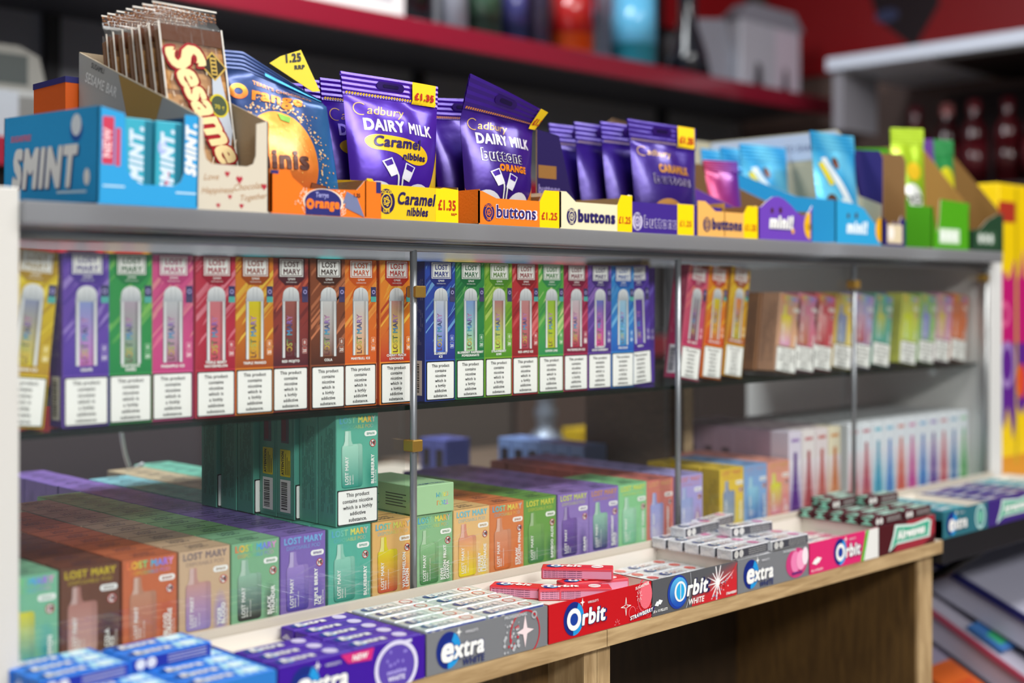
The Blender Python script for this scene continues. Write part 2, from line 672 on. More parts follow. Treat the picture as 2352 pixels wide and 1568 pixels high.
kpart('upstand', bx(.4105, 1.9635, .9362, .9418, LEDGE + .0006, LEDGE + .0425, H('c0b8aa')), PAINT(), 'cream strip along the foot of the glass')
m = MB()
fr = leftf(1.427, 1.303, LEDGE)
m.prism(fr, [(0, .001), (.183, .001), (.183, .21), (.149, .21), (.149, .365), (0, .365)], .0, H('4f4034')) if False else None
m.box(1.427, 1.447, 1.122, 1.303, LEDGE + .0006, SHELF - .0065, H('55463a'))
kpart('divider', m, W_DARK2, 'dark brown laminated divider')
m = bx(1.4275, 1.4465, 1.1205, 1.1222, LEDGE + .0006, SHELF - .0065, H('b09a78'))
kpart('divider_edge', m, CHIP, 'raw chipboard edge of the divider')
kpart('divider', bx(1.427, 1.441, 1.195, 1.303, SHELF + .0005, TOP - .017, H('55463a')), W_DARK2, 'dark brown divider above the glass shelf')
kpart('divider_edge', bx(1.4275, 1.4405, 1.1915, 1.1952, SHELF + .0005, TOP - .017, H('b09a78')), CHIP, 'raw chipboard edge above the glass shelf')
m = MB()
m.lathe([(.0, -.01, WHITE), (.008, -.01), (.008, .004), (.005, .01), (0, .012)], (1.945, 1.03, SHELF - .012), H('d8dcdc'))
kpart('shelf_pin', m, GLOSS(), 'clear round shelf support')
# fine scratches on the glass
m = MB()
rs = random.Random(3)
fg = Fr((0, .9522, 0), (1, 0, 0), (0, 0, 1))
for i in range(26):
    x, z = rs.uniform(.66, .86), rs.uniform(LEDGE + .045, LEDGE + .075)
    L = rs.uniform(.015, .06)
    m.stroke(fg, [(x, z), (x + L, z + L * rs.uniform(-.2, .35))], .00018, 0, H('ffffff'))
kpart('scratches', m, clear('scratch_white', (.75, .75, .75), .5, .3, .35), 'fine white scratches on the nearest glass pane')
m = MB()
SCR = bpy.data.materials['scratch_white']
for i in range(14):
    x, z = rs.uniform(.9, 1.2), rs.uniform(LEDGE + .035, LEDGE + .075)
    m.stroke(fg, [(x, z), (x + rs.uniform(.01, .05), z + rs.uniform(-.003, .008))], .00016, 0, H('ffffff'))
kpart('scratches', m, SCR, 'fine white scratches on the second glass pane')

# ================================================================ vape boxes
QW, QH, QD = .0392, .137, .0225
BW, BH, BD = .0490, .1028, .0283
WARN = ['This product', 'contains', 'nicotine', 'which is', 'a highly', 'addictive', 'substance.']
WARN2 = ['This product', 'contains nicotine', 'which is a highly', 'addictive', 'substance.']


def warn_mesh(x0, y0, x1, y1, lines, wt):
    m = MB()
    fr = front(0, 0, -.0002)
    m.rect(fr, x0, y0, x1, y1, 0, BLACK)
    m.rrect(fr, x0 + .0011, y0 + .0011, x1 - .0011, y1 - .0011, .0012, 1, WHITE)
    n = len(lines)
    st = (y1 - y0 - .004) / n
    for i, t in enumerate(lines):
        m.text(fr, t, (x0 + x1) / 2, y1 - .002 - st * (i + .82), st * .58, 2, BLACK, wt, al='c', fit=(x1 - x0) * .9)
    return m.mesh('warning_label', CARD())


QWARN = warn_mesh(.0012, .0012, QW - .0012, .0395, WARN, 1)
BWARN = warn_mesh(.0010, .0008, BW - .0010, .0335, WARN2, 1)
SIDEINK = H('20303a')


def side_text(m, fr, w, h, col, seed, n=9):
    """small print in columns, running up the side of a carton"""
    r = random.Random(seed)
    for i in range(n):
        x = w * (.2 + .6 * i / max(1, n - 1))
        y = h * .12
        while y < h * .86:
            L = r.uniform(.03, .12) * h
            if r.random() < .75:
                m.rect(fr, x, y, x + w * .025, min(y + L, h * .88), 1, col)
            y += L + h * .012


def barcode(m, fr, x0, y0, x1, y1, seed=1):
    r = random.Random(seed)
    m.rect(fr, x0, y0, x1, y1, 1, WHITE)
    y = y0 + (y1 - y0) * .08
    while y < y1 - (y1 - y0) * .08:
        t = r.uniform(.0004, .0013)
        m.rect(fr, x0 + (x1 - x0) * .12, y, x1 - (x1 - x0) * .3, y + t, 2, BLACK)
        y += t + r.uniform(.0004, .0011)


def device_q(m, fr, cx, y0, y1, top, bot, txt=True):
    wd = .0182
    g1, g2, g3 = H('8f949a'), H('d9dcde'), H('c4c8cc')
    yb = y0 + (y1 - y0) * .80
    m.rect(fr, cx - wd / 2, y0, cx + wd / 2, yb + .002, 3, H('e3e5e6'))
    m.rect(fr, cx - wd / 2, y0, cx - wd / 2 + .0007, yb, 4, g1)
    m.rect(fr, cx + wd / 2 - .0007, y0, cx + wd / 2, yb, 4, g1)
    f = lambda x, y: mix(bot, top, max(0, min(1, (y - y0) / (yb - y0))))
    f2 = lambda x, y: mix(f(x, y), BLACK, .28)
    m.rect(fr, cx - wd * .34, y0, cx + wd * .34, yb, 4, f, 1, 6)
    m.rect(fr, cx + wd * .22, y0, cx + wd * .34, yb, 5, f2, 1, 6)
    # mouthpiece
    P = []
    for i in range(13):
        a = pi * i / 12
        P.append((cx + wd * .47 * cos(a), yb + (y1 - yb) * (.45 + .55 * sin(a))))
    P += [(cx - wd * .5, yb), (cx + wd * .5, yb)]
    m.poly(fr, P, 5, lambda x, y: mix(H('b9bfc6'), H('f4f6f7'), max(0, min(1, (y - yb) / (y1 - yb)))))
    m.stroke(fr, [(cx - wd * .12, yb + .001), (cx - wd * .1, y1 - .001)], .0003, 6, H('a5abb2'))
    m.stroke(fr, [(cx + wd * .12, yb + .001), (cx + wd * .1, y1 - .001)], .0003, 6, H('a5abb2'))


def qm_box(name_lines, base, light, dark, dtop, dbot, tcol, label, loc, roll=0, rz=0, sideways=False, sticker='3b3a6a'):
    """tall slim vape carton; base/light/dark: artwork; dtop/dbot: device colours"""
    base, light, dark, dtop, dbot, tcol = map(H, (base, light, dark, dtop, dbot, tcol))
    m = MB()
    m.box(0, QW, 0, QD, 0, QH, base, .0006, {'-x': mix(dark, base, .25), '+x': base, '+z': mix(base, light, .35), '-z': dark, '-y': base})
    fr = front(0, 0, 0)
    r = random.Random(len(label))
    # slanting brush strokes on the artwork
    y0 = .041
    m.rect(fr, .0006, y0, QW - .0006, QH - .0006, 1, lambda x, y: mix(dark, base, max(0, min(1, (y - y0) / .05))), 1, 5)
    for i in range(30):
        x = r.uniform(-.02, QW)
        y = r.uniform(y0 + .012, QH)
        L, tk = r.uniform(.012, .05), r.uniform(.002, .010)
        c = mix(base, light, r.uniform(.2, .95)) if r.random() < .62 else mix(base, dark, r.uniform(.4, .9))
        P = clip([(x, y), (x + L, y + L * 1.05), (x + L + tk * .4, y + L * 1.05 + tk), (x + tk * .9, y + tk * 1.6)], .0006, y0, QW - .0006, QH - .0008)
        m.poly(fr, P, 1.2 + i * .03, c)
    # banner behind the logo
    m.poly(fr, [(.006, QH - .0006), (QW - .0045, QH - .0006), (QW - .0045, QH - .018), (QW - .012, QH - .0245), (.0135, QH - .0245), (.006, QH - .018)], 2.3, dark)
    m.text(fr, 'QM600', QW * .52, QH - .0197, .0017, 3, WHITE, 1, al='c')
    m.text(fr, 'DISPOSABLE POD', QW * .52, QH - .0222, .0010, 3, WHITE, 0, al='c')
    for i, t in enumerate(name_lines):
        m.text(fr, t, QW / 2, .0458 - .0031 * i if len(name_lines) > 1 else .0440, .0021, 3, WHITE, 2, al='c', fit=QW * .9)
    for yy in (.0515, .0585):
        m.rrect(fr, QW - .0072, yy, QW - .0022, yy + .006, .0008, 2.3, mix(base, WHITE, .45))
        m.rrect(fr, QW - .0069, yy + .0003, QW - .0025, yy + .0057, .0006, 2.5, base)
    m.text(fr, '20', QW - .0047, .0528, .0026, 3, WHITE, 1, al='c')
    m.text(fr, '8', QW - .0047, .0600, .0030, 3, WHITE, 0, al='c')
    fl = leftf(0, QD, 0)
    side_text(m, Fr(fl.pt(0, .045), fl.R, fl.U), QD, QH * .62, mix(base, WHITE, .3), 5, 7)
    barcode(m, fl, QD * .2, .006, QD * .8, .04, 4)
    if sideways:
        m.text(fr, 'CE', QW * .3, .05, .004, 3, WHITE, 1)
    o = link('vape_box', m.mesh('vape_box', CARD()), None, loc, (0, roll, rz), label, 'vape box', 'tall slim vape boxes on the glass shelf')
    o.location.z += QW * sin(radians(max(0, roll)))
    if sideways:
        return o
    lp = MB()
    lp.rect(fr, QW * .20, QH - .0168, QW * .84, QH - .0012, 3, WHITE)
    a, b, c, d = QW * .225, QH - .0161, QW * .815, QH - .0019
    for q in ((a, b, c, b + .0006), (a, d - .0006, c, d), (a, b, a + .0006, d), (c - .0006, b, c, d)):
        lp.rect(fr, *q, 4, tcol)
    lp.text(fr, 'LOST', QW * .52, QH - .0080, .0046, 5, tcol, 1, al='c', fit=QW * .5)
    lp.text(fr, 'MARY', QW * .52, QH - .0146, .0046, 5, tcol, 1, al='c', fit=QW * .5)
    part('logo_panel', lp, CARD(), o)
    dv = MB()
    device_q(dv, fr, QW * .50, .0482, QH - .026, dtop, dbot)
    dk = H('2a2540')
    lum = sum(dtop) / 3
    dv.text(fr, 'LOST MARY', QW * .50 + .0010, .0495, .0056, 6, (lambda t: mix(dk, RAIN(t), .75 if (t * 3) % 1 > .4 else .15)), 1, rot=90, fit=.0365)
    dv.text(fr, name_lines[0], QW * .50 + .0052, .0495, .0014, 6, mix(dk, WHITE, .2), 0, rot=90, fit=.03)
    part('device_picture', dv, CARD(), o)
    sk = MB()
    sk.rect(fr, QW - .0075, QH - .0395, QW - .0012, QH - .0255, 3, H(sticker))
    sk.rect(fr, QW - .0075, QH - .0395, QW - .0012, QH - .0345, 4, H('58b8b0') if len(label) % 2 else H('4a4470'))
    sk.ell(fr, QW - .0043, QH - .0302, .002, .002, 4, H('b8b0e8'), 14, 1, inner=.6)
    part('security_sticker', sk, CARD(), o)
    link('warning_label', QWARN, o)
    return o


Yq = .9712
Q = [
    (.4125, 6, ['BANANA ICE'], 'e0c21c', 'f6e04a', 'b08a20', '8f98b8', 'd8c428', 'a89058', 'yellow and gold tall vape box leaning against the white end panel'),
    (.4635, 0, ['GRAPE'], '6a48b0', 'a890d8', '4a2f96', '8fa0d8', 'c070b8', '4a3a90', 'violet tall vape box showing its barcode side beside the leaning yellow one'),
    (.5022, 0, ['MARYJACK', 'KISSES'], '2c9a4c', '86c860', '0e7f40', 'b8a8b8', '6a9a70', '2a6a3a', 'leaf green tall vape box between the violet and the pink ones'),
    (.5410, 0, ['PINEAPPLE ICE'], 'd8508c', 'f0a0a0', 'c03a7a', 'c8ccd0', 'a86a8a', 'c03a7a', 'pink tall vape box between the leaf green and the crimson ones'),
    (.5802, 0, ['TRIPLE BERRY', 'WATERMELON'], 'c23048', 'e890a0', 'a01c34', 'd88088', 'c85060', 'b02840', 'crimson tall vape box with a yellow sticker beside the pink one'),
    (.6187, 0, ['TRIPLE MANGO'], 'd88028', 'f0d050', 'a04818', 'e0d020', 'd09030', '9a3a20', 'ochre tall vape box with a yellow device beside the crimson one'),
    (.6583, 0, ['RED MOJITO'], 'a04038', 'e07050', '50202a', 'a86058', '5a2028', '5a2028', 'brick red tall vape box with a maroon device'),
    (.6972, 0, ['COLA'], '8a4a2e', 'd08058', '4a2418', 'd8d8d8', '7a4a34', '3a2018', 'chocolate brown tall vape box reading cola'),
    (.7364, 0, ['MARYBULL ICE'], 'e87828', 'f8b050', 'd05818', 'dcdcdc', 'e0a060', 'd05820', 'bright orange tall vape box beside the brown cola box'),
    (.7770, 0, ['CHERRY PEACH', 'LEMONADE'], 'ee8a2c', 'fac850', 'b83020', 'c89088', 'f0e040', 'c03028', 'amber and red tall vape box reading cherry peach lemonade'),
    (.8330, 0, ['BLUEBERRY', 'ICE'], '2a4cb0', '7ab0e0', '1c2c80', 'd0d8e8', '3a60c8', '26358c', 'royal blue tall vape box reading blueberry ice'),
    (.8728, 0, ['BLUEBERRY RASPBERRY', 'POMEGRANATE'], '2c8a4a', '7cc46a', '0c6a3a', '88a8e0', 'a0d090', '146a40', 'deep green tall vape box reading blueberry raspberry pomegranate'),
    (.9122, 0, ['STRAWBERRY', 'KIWI'], '7cb030', 'c0d870', '4a8a20', 'c08080', 'b0d850', '5a8a28', 'lime green tall vape box reading strawberry kiwi'),
    (.9510, 0, ['RED APPLE ICE'], 'c03038', 'e88080', '8a1820', 'd09090', 'b04050', '9a1c28', 'scarlet tall vape box reading red apple ice'),
    (.9898, 0, ['LEMON LIME'], '58b048', 'd8e8a0', '2c8a50', 'a0c840', 'b8c020', '3a8a40', 'pale green tall vape box reading lemon lime'),
    (1.0286, 0, ['WATERMELON ICE'], 'b02c54', 'd86080', '7a1438', 'd8c8d0', 'b83048', '8a1c3c', 'wine red tall vape box reading watermelon ice'),
    (1.0674, 0, ['BLUEBERRY', 'SOUR RASPBERRY'], '6a4aa8', 'a07ac8', '402878', '6a78c8', 'e04a90', '3a2a70', 'purple tall vape box with a pink and blue device'),
    (1.1062, 0, ['MAD BLUE'], '2c88d0', '88c8f0', '1c58b0', 'a8d0e8', '3a98d0', '2058b0', 'sky blue tall vape box beside the purple ones'),
    (1.1435, -3, ['VIMTO'], '5a3aa8', '7a68d0', '3c2088', '5a3aa0', '6a48c0', '3a2a80', 'dark violet tall vape box leaning against the sky blue one'),
    (1.2310, 9, ['RED CHERRY'], 'e0607c', 'f0a878', 'b02858', 'a8a8b0', '904060', 'b02858', 'rose and peach tall vape box tilting behind the second thin post'),
    (1.2755, 7, ['TRIPLE MANGO'], 'f08a20', 'f8d030', 'c84018', 'e0d030', 'e88040', 'c04020', 'orange tall vape box tilting between the rose and the gold ones'),
    (1.3190, 8, ['PINK LEMONADE'], 'e8b420', 'f0d040', 'a85020', 'e88858', 'c8c040', 'a04028', 'gold tall vape box tilting beside the brown cartons'),
]
for x, roll, nl, b, l, d, t1, t2, tc, lab in Q:
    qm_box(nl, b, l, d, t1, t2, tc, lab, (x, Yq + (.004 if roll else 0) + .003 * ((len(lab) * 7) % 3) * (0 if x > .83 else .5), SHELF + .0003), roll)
qm_box(['VIMTO'], '5a3aa8', '7a68d0', '4a3098', '5a3aa0', '6a48c0', '3a2a80', 'violet tall vape box turned to show plain small print by the post',
       (1.1795, Yq + .03, SHELF + .0003), 0, 0, True)


def dev_b(m, fr, top, bot, edge=True):
    """squat device with a stub mouthpiece, drawn in slices with a vertical gradient"""
    x0, x1 = BW * .13, BW * .60
    y0, y1 = BH * .345, BH * .73
    f = lambda x, y: mix(bot, top, max(0, min(1, (y - y0) / (y1 - y0))))
    r = .003
    n = 8
    ys = [y0 + (y1 - y0) * i / n for i in range(n + 1)]

    def half(y):
        d = min(y - y0, y1 - y)
        return 0 if d >= r else r - sqrt(max(0, r * r - (r - d) ** 2))
    ys = sorted(ys + [y0 + r * .1, y0 + r * .3, y0 + r * .6, y1 - r * .1, y1 - r * .3, y1 - r * .6])
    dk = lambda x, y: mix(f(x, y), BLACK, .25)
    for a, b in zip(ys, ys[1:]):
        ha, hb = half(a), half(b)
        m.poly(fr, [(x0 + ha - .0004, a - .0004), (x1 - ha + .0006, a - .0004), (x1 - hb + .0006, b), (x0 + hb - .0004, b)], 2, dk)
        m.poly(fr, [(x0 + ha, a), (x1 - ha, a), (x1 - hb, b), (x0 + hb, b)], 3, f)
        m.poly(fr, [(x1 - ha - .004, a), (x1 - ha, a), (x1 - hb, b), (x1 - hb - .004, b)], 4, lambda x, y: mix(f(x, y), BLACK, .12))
    mw = mix(top, WHITE, .25)
    m.poly(fr, [(x0 + .0014, y1 - .001), (x0 + .0125, y1 - .001), (x0 + .0104, y1 + .0035), (x0 + .0096, y1 + .0125), (x0 + .0034, y1 + .0125), (x0 + .0030, y1 + .0035)], 3, mw)
    m.poly(fr, [(x0 + .0072, y1 - .001), (x0 + .0125, y1 - .001), (x0 + .0104, y1 + .0035), (x0 + .0096, y1 + .0125), (x0 + .0072, y1 + .0125)], 4, mix(top, BLACK, .08))


BMESH = {}


def bm_body(hexc, seed=0, dark_side=False):
    k = (hexc, dark_side)
    if k in BMESH:
        return BMESH[k]
    c = H(hexc)
    m = MB()
    m.box(0, BW, 0, BD, 0, BH, c, .0007, {'+z': c})
    ft = topf(0, 0, BH)
    ink = mix(c, H('203050'), .75)
    m.text(ft, 'LOST', BW * .5, BD * .52, .0050, 1, ink, 1, al='c')
    m.text(ft, 'MARY', BW * .5, BD * .24, .0050, 1, ink, 1, al='c')
    m.stroke(ft, [(.002, BD - .003), (BW - .002, BD - .003)], .0003, 1, mix(c, BLACK, .3))
    for yy in (0., BD):
        m.stroke(ft, [(.001, yy), (BW - .001, yy)], .0007, .5, mix(c, BLACK, .55))  # dark lines painted for the shade in gaps between boxes
    fl = leftf(0, BD, 0)
    if dark_side:
        m.rect(fl, BD * .2, BH * .2, BD * .8, BH * .86, 1, H('28242c'))
        m.rect(fl, BD * .3, BH * .3, BD * .7, BH * .6, 2, mix(c, BLACK, .5))
    else:
        side_text(m, fl, BD, BH, mix(c, H('20303a'), .6), 3, 8)
    me = m.mesh('vape_box', CARD())
    BMESH[k] = me
    return me


def bm_front(o, c, dt, db, blob, brand, flav):
    c, dt, db, blob = map(H, (c, dt, db, blob))
    fr = front(0, 0, 0)
    m = MB()
    # soft colour cloud on the lower corner
    for i in range(9):
        f0, f1 = i / 9, (i + 1) / 9
        m.ell(fr, BW * .80, BH * .42, BW * .17, BH * .24, .5, lambda x, y: mix(blob, c, min(1, sqrt(((x - BW * .80) / (BW * .17)) ** 2 + ((y - BH * .42) / (BH * .24)) ** 2))), 24, 4) if i == 0 else None
    tx = RAIN2 if brand == 'r' else (RAIN if brand == 'p' else (lambda t, b=H(brand): b))
    m.text(fr, 'LOST MARY', BW * .5, BH * .920, .0054, 1, tx, 2, al='c', fit=BW * .86)
    m.text(fr, 'DISPOSABLE POD', BW * .5, BH * .868, .0032, 1, lambda t: mix(c, tx(t), .75), 0, al='c', fit=BW * .84)
    m.text(fr, flav[0], BW * .89 - .0039 * (len(flav) - 1), BH * .355, .0034, 2, WHITE, 2, rot=90, fit=.034)
    for i, t in enumerate(flav[1:]):
        m.text(fr, t, BW * .89 - .0039 * (len(flav) - 2 - i), BH * .355, .0034, 2, WHITE, 2, rot=90, fit=.034)
    m.text(fr, '2% NICOTINE', BW * .945, BH * .355, .0014, 2, WHITE, 0, rot=90)
    m.rrect(fr, BW * .66, BH * .79, BW * .955, BH * .838, .0024, 1, H('f4f4f0'))
    m.text(fr, 'BM600', BW * .81, BH * .803, .0022, 2, mix(c, BLACK, .3), 1, al='c')
    part('front_artwork', m, CARD(), o)
    d = MB()
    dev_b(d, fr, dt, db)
    d.text(fr, 'LOST MARY', BW * .27, BH * .37, .0036, 5, WHITE, 1, rot=90, fit=.026)
    d.text(fr, 'BM600', BW * .33, BH * .37, .0020, 5, WHITE, 0, rot=90)
    d.text(fr, ' '.join(flav), BW * .39, BH * .37, .0012, 5, WHITE, 0, rot=90, fit=.022)
    part('device_picture', d, CARD(), o)
    a = MB()
    a.ell(fr, BW * .86, BH * .725, .0035, .0035, 1, WHITE, 20)
    a.ell(fr, BW * .86, BH * .725, .0036, .0036, 2, H('c02028'), 24, 1, inner=.82)
    a.text(fr, '18', BW * .86, BH * .725 - .0016, .0034, 2, BLACK, 2, al='c')
    a.stroke(fr, [(BW * .86 - .0024, BH * .725 + .0024), (BW * .86 + .0024, BH * .725 - .0024)], .0006, 3, H('c02028'))
    part('age_badge', a, CARD(), o)
    link('warning_label', BWARN, o)


Yb = .9712
# name, x, colour, back colour, device top/bottom, cloud, brand, flavour, deep, base label
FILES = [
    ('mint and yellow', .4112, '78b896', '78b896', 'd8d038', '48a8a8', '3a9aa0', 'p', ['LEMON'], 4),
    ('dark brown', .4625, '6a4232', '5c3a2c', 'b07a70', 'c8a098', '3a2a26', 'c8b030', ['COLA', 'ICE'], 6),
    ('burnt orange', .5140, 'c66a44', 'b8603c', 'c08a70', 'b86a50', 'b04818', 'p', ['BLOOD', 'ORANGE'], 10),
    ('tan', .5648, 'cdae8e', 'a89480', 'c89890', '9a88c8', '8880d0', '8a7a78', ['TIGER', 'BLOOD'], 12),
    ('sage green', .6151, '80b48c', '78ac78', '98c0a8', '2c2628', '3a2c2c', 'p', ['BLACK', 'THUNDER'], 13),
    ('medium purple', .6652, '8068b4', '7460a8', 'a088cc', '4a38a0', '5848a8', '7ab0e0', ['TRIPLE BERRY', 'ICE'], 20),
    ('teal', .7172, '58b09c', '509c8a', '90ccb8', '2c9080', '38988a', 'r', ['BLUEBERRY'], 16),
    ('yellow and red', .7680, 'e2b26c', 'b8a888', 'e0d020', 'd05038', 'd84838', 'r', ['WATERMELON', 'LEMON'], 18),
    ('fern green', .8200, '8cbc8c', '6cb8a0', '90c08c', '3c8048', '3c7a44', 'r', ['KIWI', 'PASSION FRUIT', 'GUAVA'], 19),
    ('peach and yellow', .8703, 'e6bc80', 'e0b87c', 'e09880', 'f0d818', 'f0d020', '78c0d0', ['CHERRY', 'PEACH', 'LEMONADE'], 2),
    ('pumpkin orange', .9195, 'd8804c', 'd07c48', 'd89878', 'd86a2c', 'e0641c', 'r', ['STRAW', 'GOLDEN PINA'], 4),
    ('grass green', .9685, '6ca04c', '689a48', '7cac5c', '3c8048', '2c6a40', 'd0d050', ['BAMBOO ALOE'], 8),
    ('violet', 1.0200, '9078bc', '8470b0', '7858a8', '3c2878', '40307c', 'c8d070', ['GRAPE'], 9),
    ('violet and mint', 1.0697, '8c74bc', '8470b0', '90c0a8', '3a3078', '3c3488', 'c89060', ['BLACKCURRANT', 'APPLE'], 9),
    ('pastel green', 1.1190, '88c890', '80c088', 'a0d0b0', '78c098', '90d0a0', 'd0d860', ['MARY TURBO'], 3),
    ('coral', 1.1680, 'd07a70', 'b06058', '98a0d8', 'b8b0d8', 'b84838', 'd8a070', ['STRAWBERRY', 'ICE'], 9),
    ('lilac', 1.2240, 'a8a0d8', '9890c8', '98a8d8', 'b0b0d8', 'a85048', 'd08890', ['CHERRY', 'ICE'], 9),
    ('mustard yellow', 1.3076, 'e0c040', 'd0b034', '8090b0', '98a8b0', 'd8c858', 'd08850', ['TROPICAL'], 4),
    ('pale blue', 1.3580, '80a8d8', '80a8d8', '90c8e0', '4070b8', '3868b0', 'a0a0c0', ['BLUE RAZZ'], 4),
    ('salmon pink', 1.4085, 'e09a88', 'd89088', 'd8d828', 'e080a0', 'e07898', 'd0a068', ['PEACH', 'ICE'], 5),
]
NOUN = 'under the glass shelf'
for nm, x, c, cb, dt, db, bl, br, fl, n in FILES:
    fx = link('vape_box', bm_body(c), None, (x, Yb, LEDGE + .0004), (0, 0, 0), f'{nm} vape box at the front of its file, reading {fl[0].lower()}', 'vape box', 'squat vape boxes standing in files on the counter')
    if nm == 'dark brown':
        fx.rotation_euler[2] = radians(-3)
        fx.location.y += .002
    bm_front(fx, c, dt, db, bl, br, fl)
    rr = random.Random(x)
    yy = Yb + BD + .002
    for i in range(1, n):
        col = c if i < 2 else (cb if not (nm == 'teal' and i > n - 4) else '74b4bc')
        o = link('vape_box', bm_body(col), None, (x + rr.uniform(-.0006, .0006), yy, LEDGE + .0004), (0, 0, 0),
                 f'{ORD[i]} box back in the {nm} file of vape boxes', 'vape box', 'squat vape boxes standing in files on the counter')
        yy += BD + rr.uniform(.0002, .0009)

# seven teal boxes standing on the teal file
TL = ['teal blueberry vape box with its nicotine warning, standing on the teal file', 'second teal box in the standing row, dark small print on its side',
      'teal standing box with a barcode and yellow attention sticker, nearer of two', 'teal standing box with a barcode and yellow attention sticker, farther of two',
      'teal standing box just behind the two with yellow stickers', 'sixth teal box back in the standing row', 'teal box at the far end of the standing row']
TZ = LEDGE + .0004 + BH + .0004
for i in range(7):
    dx = (0, 0, -.005, -.005, -.012, -.0125, -.017)[i]
    o = link('vape_box', bm_body('5cae98' if i < 2 else '4f9c8a', 0, False), None, (.7255 + dx, .9705 + i * .0293, TZ), (0, 0, 0), TL[i], 'vape box', 'teal vape boxes stacked on top')
    if i == 0:
        bm_front(o, '5cae98', 'a8d8c4', '2c9080', '2c8a78', 'r', ['BLUEBERRY'])
    else:
        link('warning_label', BWARN, o)
    if i in (2, 3):
        fl = leftf(0, BD, 0)
        m = MB()
        m.box(-.00035, -.0002, BD * .12, BD * .98, BH * .04, BH * .98, H('58a490'))
        fl = leftf(-.0004, BD, 0)
        barcode(m, fl, BD * .2, BH * .06, BD * .8, BH * .36, i)
        m.rrect(fl, BD * .2, BH * .39, BD * .8, BH * .64, .001, 1, H('e0cc18'))
        m.text(fl, 'ATTENTION', BD * .42, BH * .405, .0036, 2, BLACK, 2, rot=90, fit=BH * .22)
        for k in range(3):
            m.stroke(fl, [(BD * (.52 + .1 * k), BH * .41), (BD * (.52 + .1 * k), BH * (.6 - .03 * k))], .0009, 2, H('4a4418'))
        m.rect(fl, BD * .25, BH * .70, BD * .7, BH * .94, 1, H('5a5a66'))
        m.rect(fl, BD * .3, BH * .72, BD * .55, BH * .92, 2, H('7a3a48'))
        part('side_stickers', m, CARD(), o, 'side with barcode and yellow attention sticker')

# mint box lying on its back on the fern green file
m = MB()
c = H('a4cc9c')
m.box(0, BW, 0, BH, 0, BD, c, .0007)
fr = front(0, 0, 0)
m.text(fr, 'LOST', BW * .70, BD * .42, -.0042, 1, RAIN, 1, al='c', wx=-1)
m.text(fr, 'MARY', BW * .70, BD * .70, -.0042, 1, RAIN2, 1, al='c', wx=-1)
ft = topf(0, 0, BD)
m.text(ft, 'LOST MARY', BW * .5, .006, .0045, 1, H('2c5a8a'), 1, al='c', wx=-1)
fl = leftf(0, BH, 0)
for i in range(5):
    m.stroke(fl, [(BH * .55, BD * (.25 + .1 * i)), (BH * (.86 - .05 * (i % 2)), BD * (.25 + .1 * i))], .0009, 1, H('3a4a3a'))
    m.stroke(fl, [(BH * .2, BD * (.25 + .1 * i)), (BH * (.44 - .06 * (i % 3)), BD * (.25 + .1 * i))], .0009, 1, H('3a4a3a'))
link('vape_box', m.mesh('vape_box', CARD()), None, (.8185, .9690, TZ), (0, 0, -1.5), 'pale mint vape box lying flat on top of the fern green file', 'vape box')

# boxes farther back on the counter
for i in range(2):
    link('vape_box', bm_body('5860a8', 0, True), None, (1.285, 1.452 + i * .0293, LEDGE + .0004), (0, 0, 0),
         ['nearer of two indigo vape boxes standing alone far back', 'farther of two indigo vape boxes standing alone far back'][i], 'vape box', 'indigo pair at the back')
for i in range(6):
    link('vape_box', bm_body('7c98d0', 0, True), None, (1.372, 1.256 + i * .0293, LEDGE + .0004), (0, 0, 0),
         f'{["nearest","second","third","fourth","fifth","farthest"][i]} light blue vape box in the file before the brown divider', 'vape box', 'light blue file by the divider')
# squat boxes tilting on the glass shelf
U = [(1.4290, 'd0a080', 'e0d020', 'e0a0c8', 'e8b088', 'peach vape box with a yellow patch, first after the brown cartons'),
     (1.4720, 'd08098', 'c89098', 'b86a48', 'c85868', 'pink vape box between the peach and the red ones'),
     (1.5140, 'c85860', 'e0a0a0', 'b03038', 'b82838', 'red squat vape box tilting on the glass shelf'),
     (1.5650, 'dcc058', '8890b8', '90a0b8', 'd0c060', 'straw yellow vape box with a blue oval device'),
     (1.6150, 'b0a8d0', 'c8a8c0', 'a83840', 'a83840', 'lilac vape box behind the third thin post'),
     (1.6680, '68a890', 'c0c050', '38a098', '3a9890', 'sea green vape box with a yellow device on the shelf'),
     (1.7450, 'c8cc58', 'd0d820', 'b8d060', 'a0c858', 'lime yellow squat vape box on the shelf'),
     (1.7990, '90bc70', '8890c8', '9098c0', '7cb060', 'light green squat vape box next to the lime yellow one'),
     (1.8480, 'c890b0', 'd0b850', 'd0a8a0', 'c890a8', 'mauve pink squat vape box beside the orange one'),
     (1.8990, 'cc6c3c', 'c86a38', 'd07040', 'c06030', 'orange squat vape box last on the glass shelf')]
for x, c, dt, db, bl, lab in U:
    o = link('vape_box', bm_body(c), None, (x, Yb + .004, SHELF + .0003 + BW * sin(radians(8))), (0, 8, 0), lab, 'vape box', 'squat vape boxes on the glass shelf')
    bm_front(o, c, dt, db, bl, 'p', ['FRUIT'])
    o.children[0].name = 'front_artwork'
for x, y, c, lab in ((1.4255, 1.0045, '9a6a44', 'kraft brown carton directly behind the peach vape box'), (1.4265, 1.0345, '8a5a40', 'kraft brown carton second behind the peach vape box'),
                     (1.4275, 1.0640, '7c5038', 'kraft brown carton third behind the peach vape box'),
                     (1.7440, 1.0045, '7c88c0', 'periwinkle carton behind the lime yellow vape box')):
    link('vape_box', bm_body(c), None, (x, y, SHELF + .0003 + BW * sin(radians(8))), (0, 8, 0), lab, 'vape box', 'plain cartons behind the shelf row')

# slim white boxes in files
SW, SH, SD = .0300, .1370, .0285
SM = {}


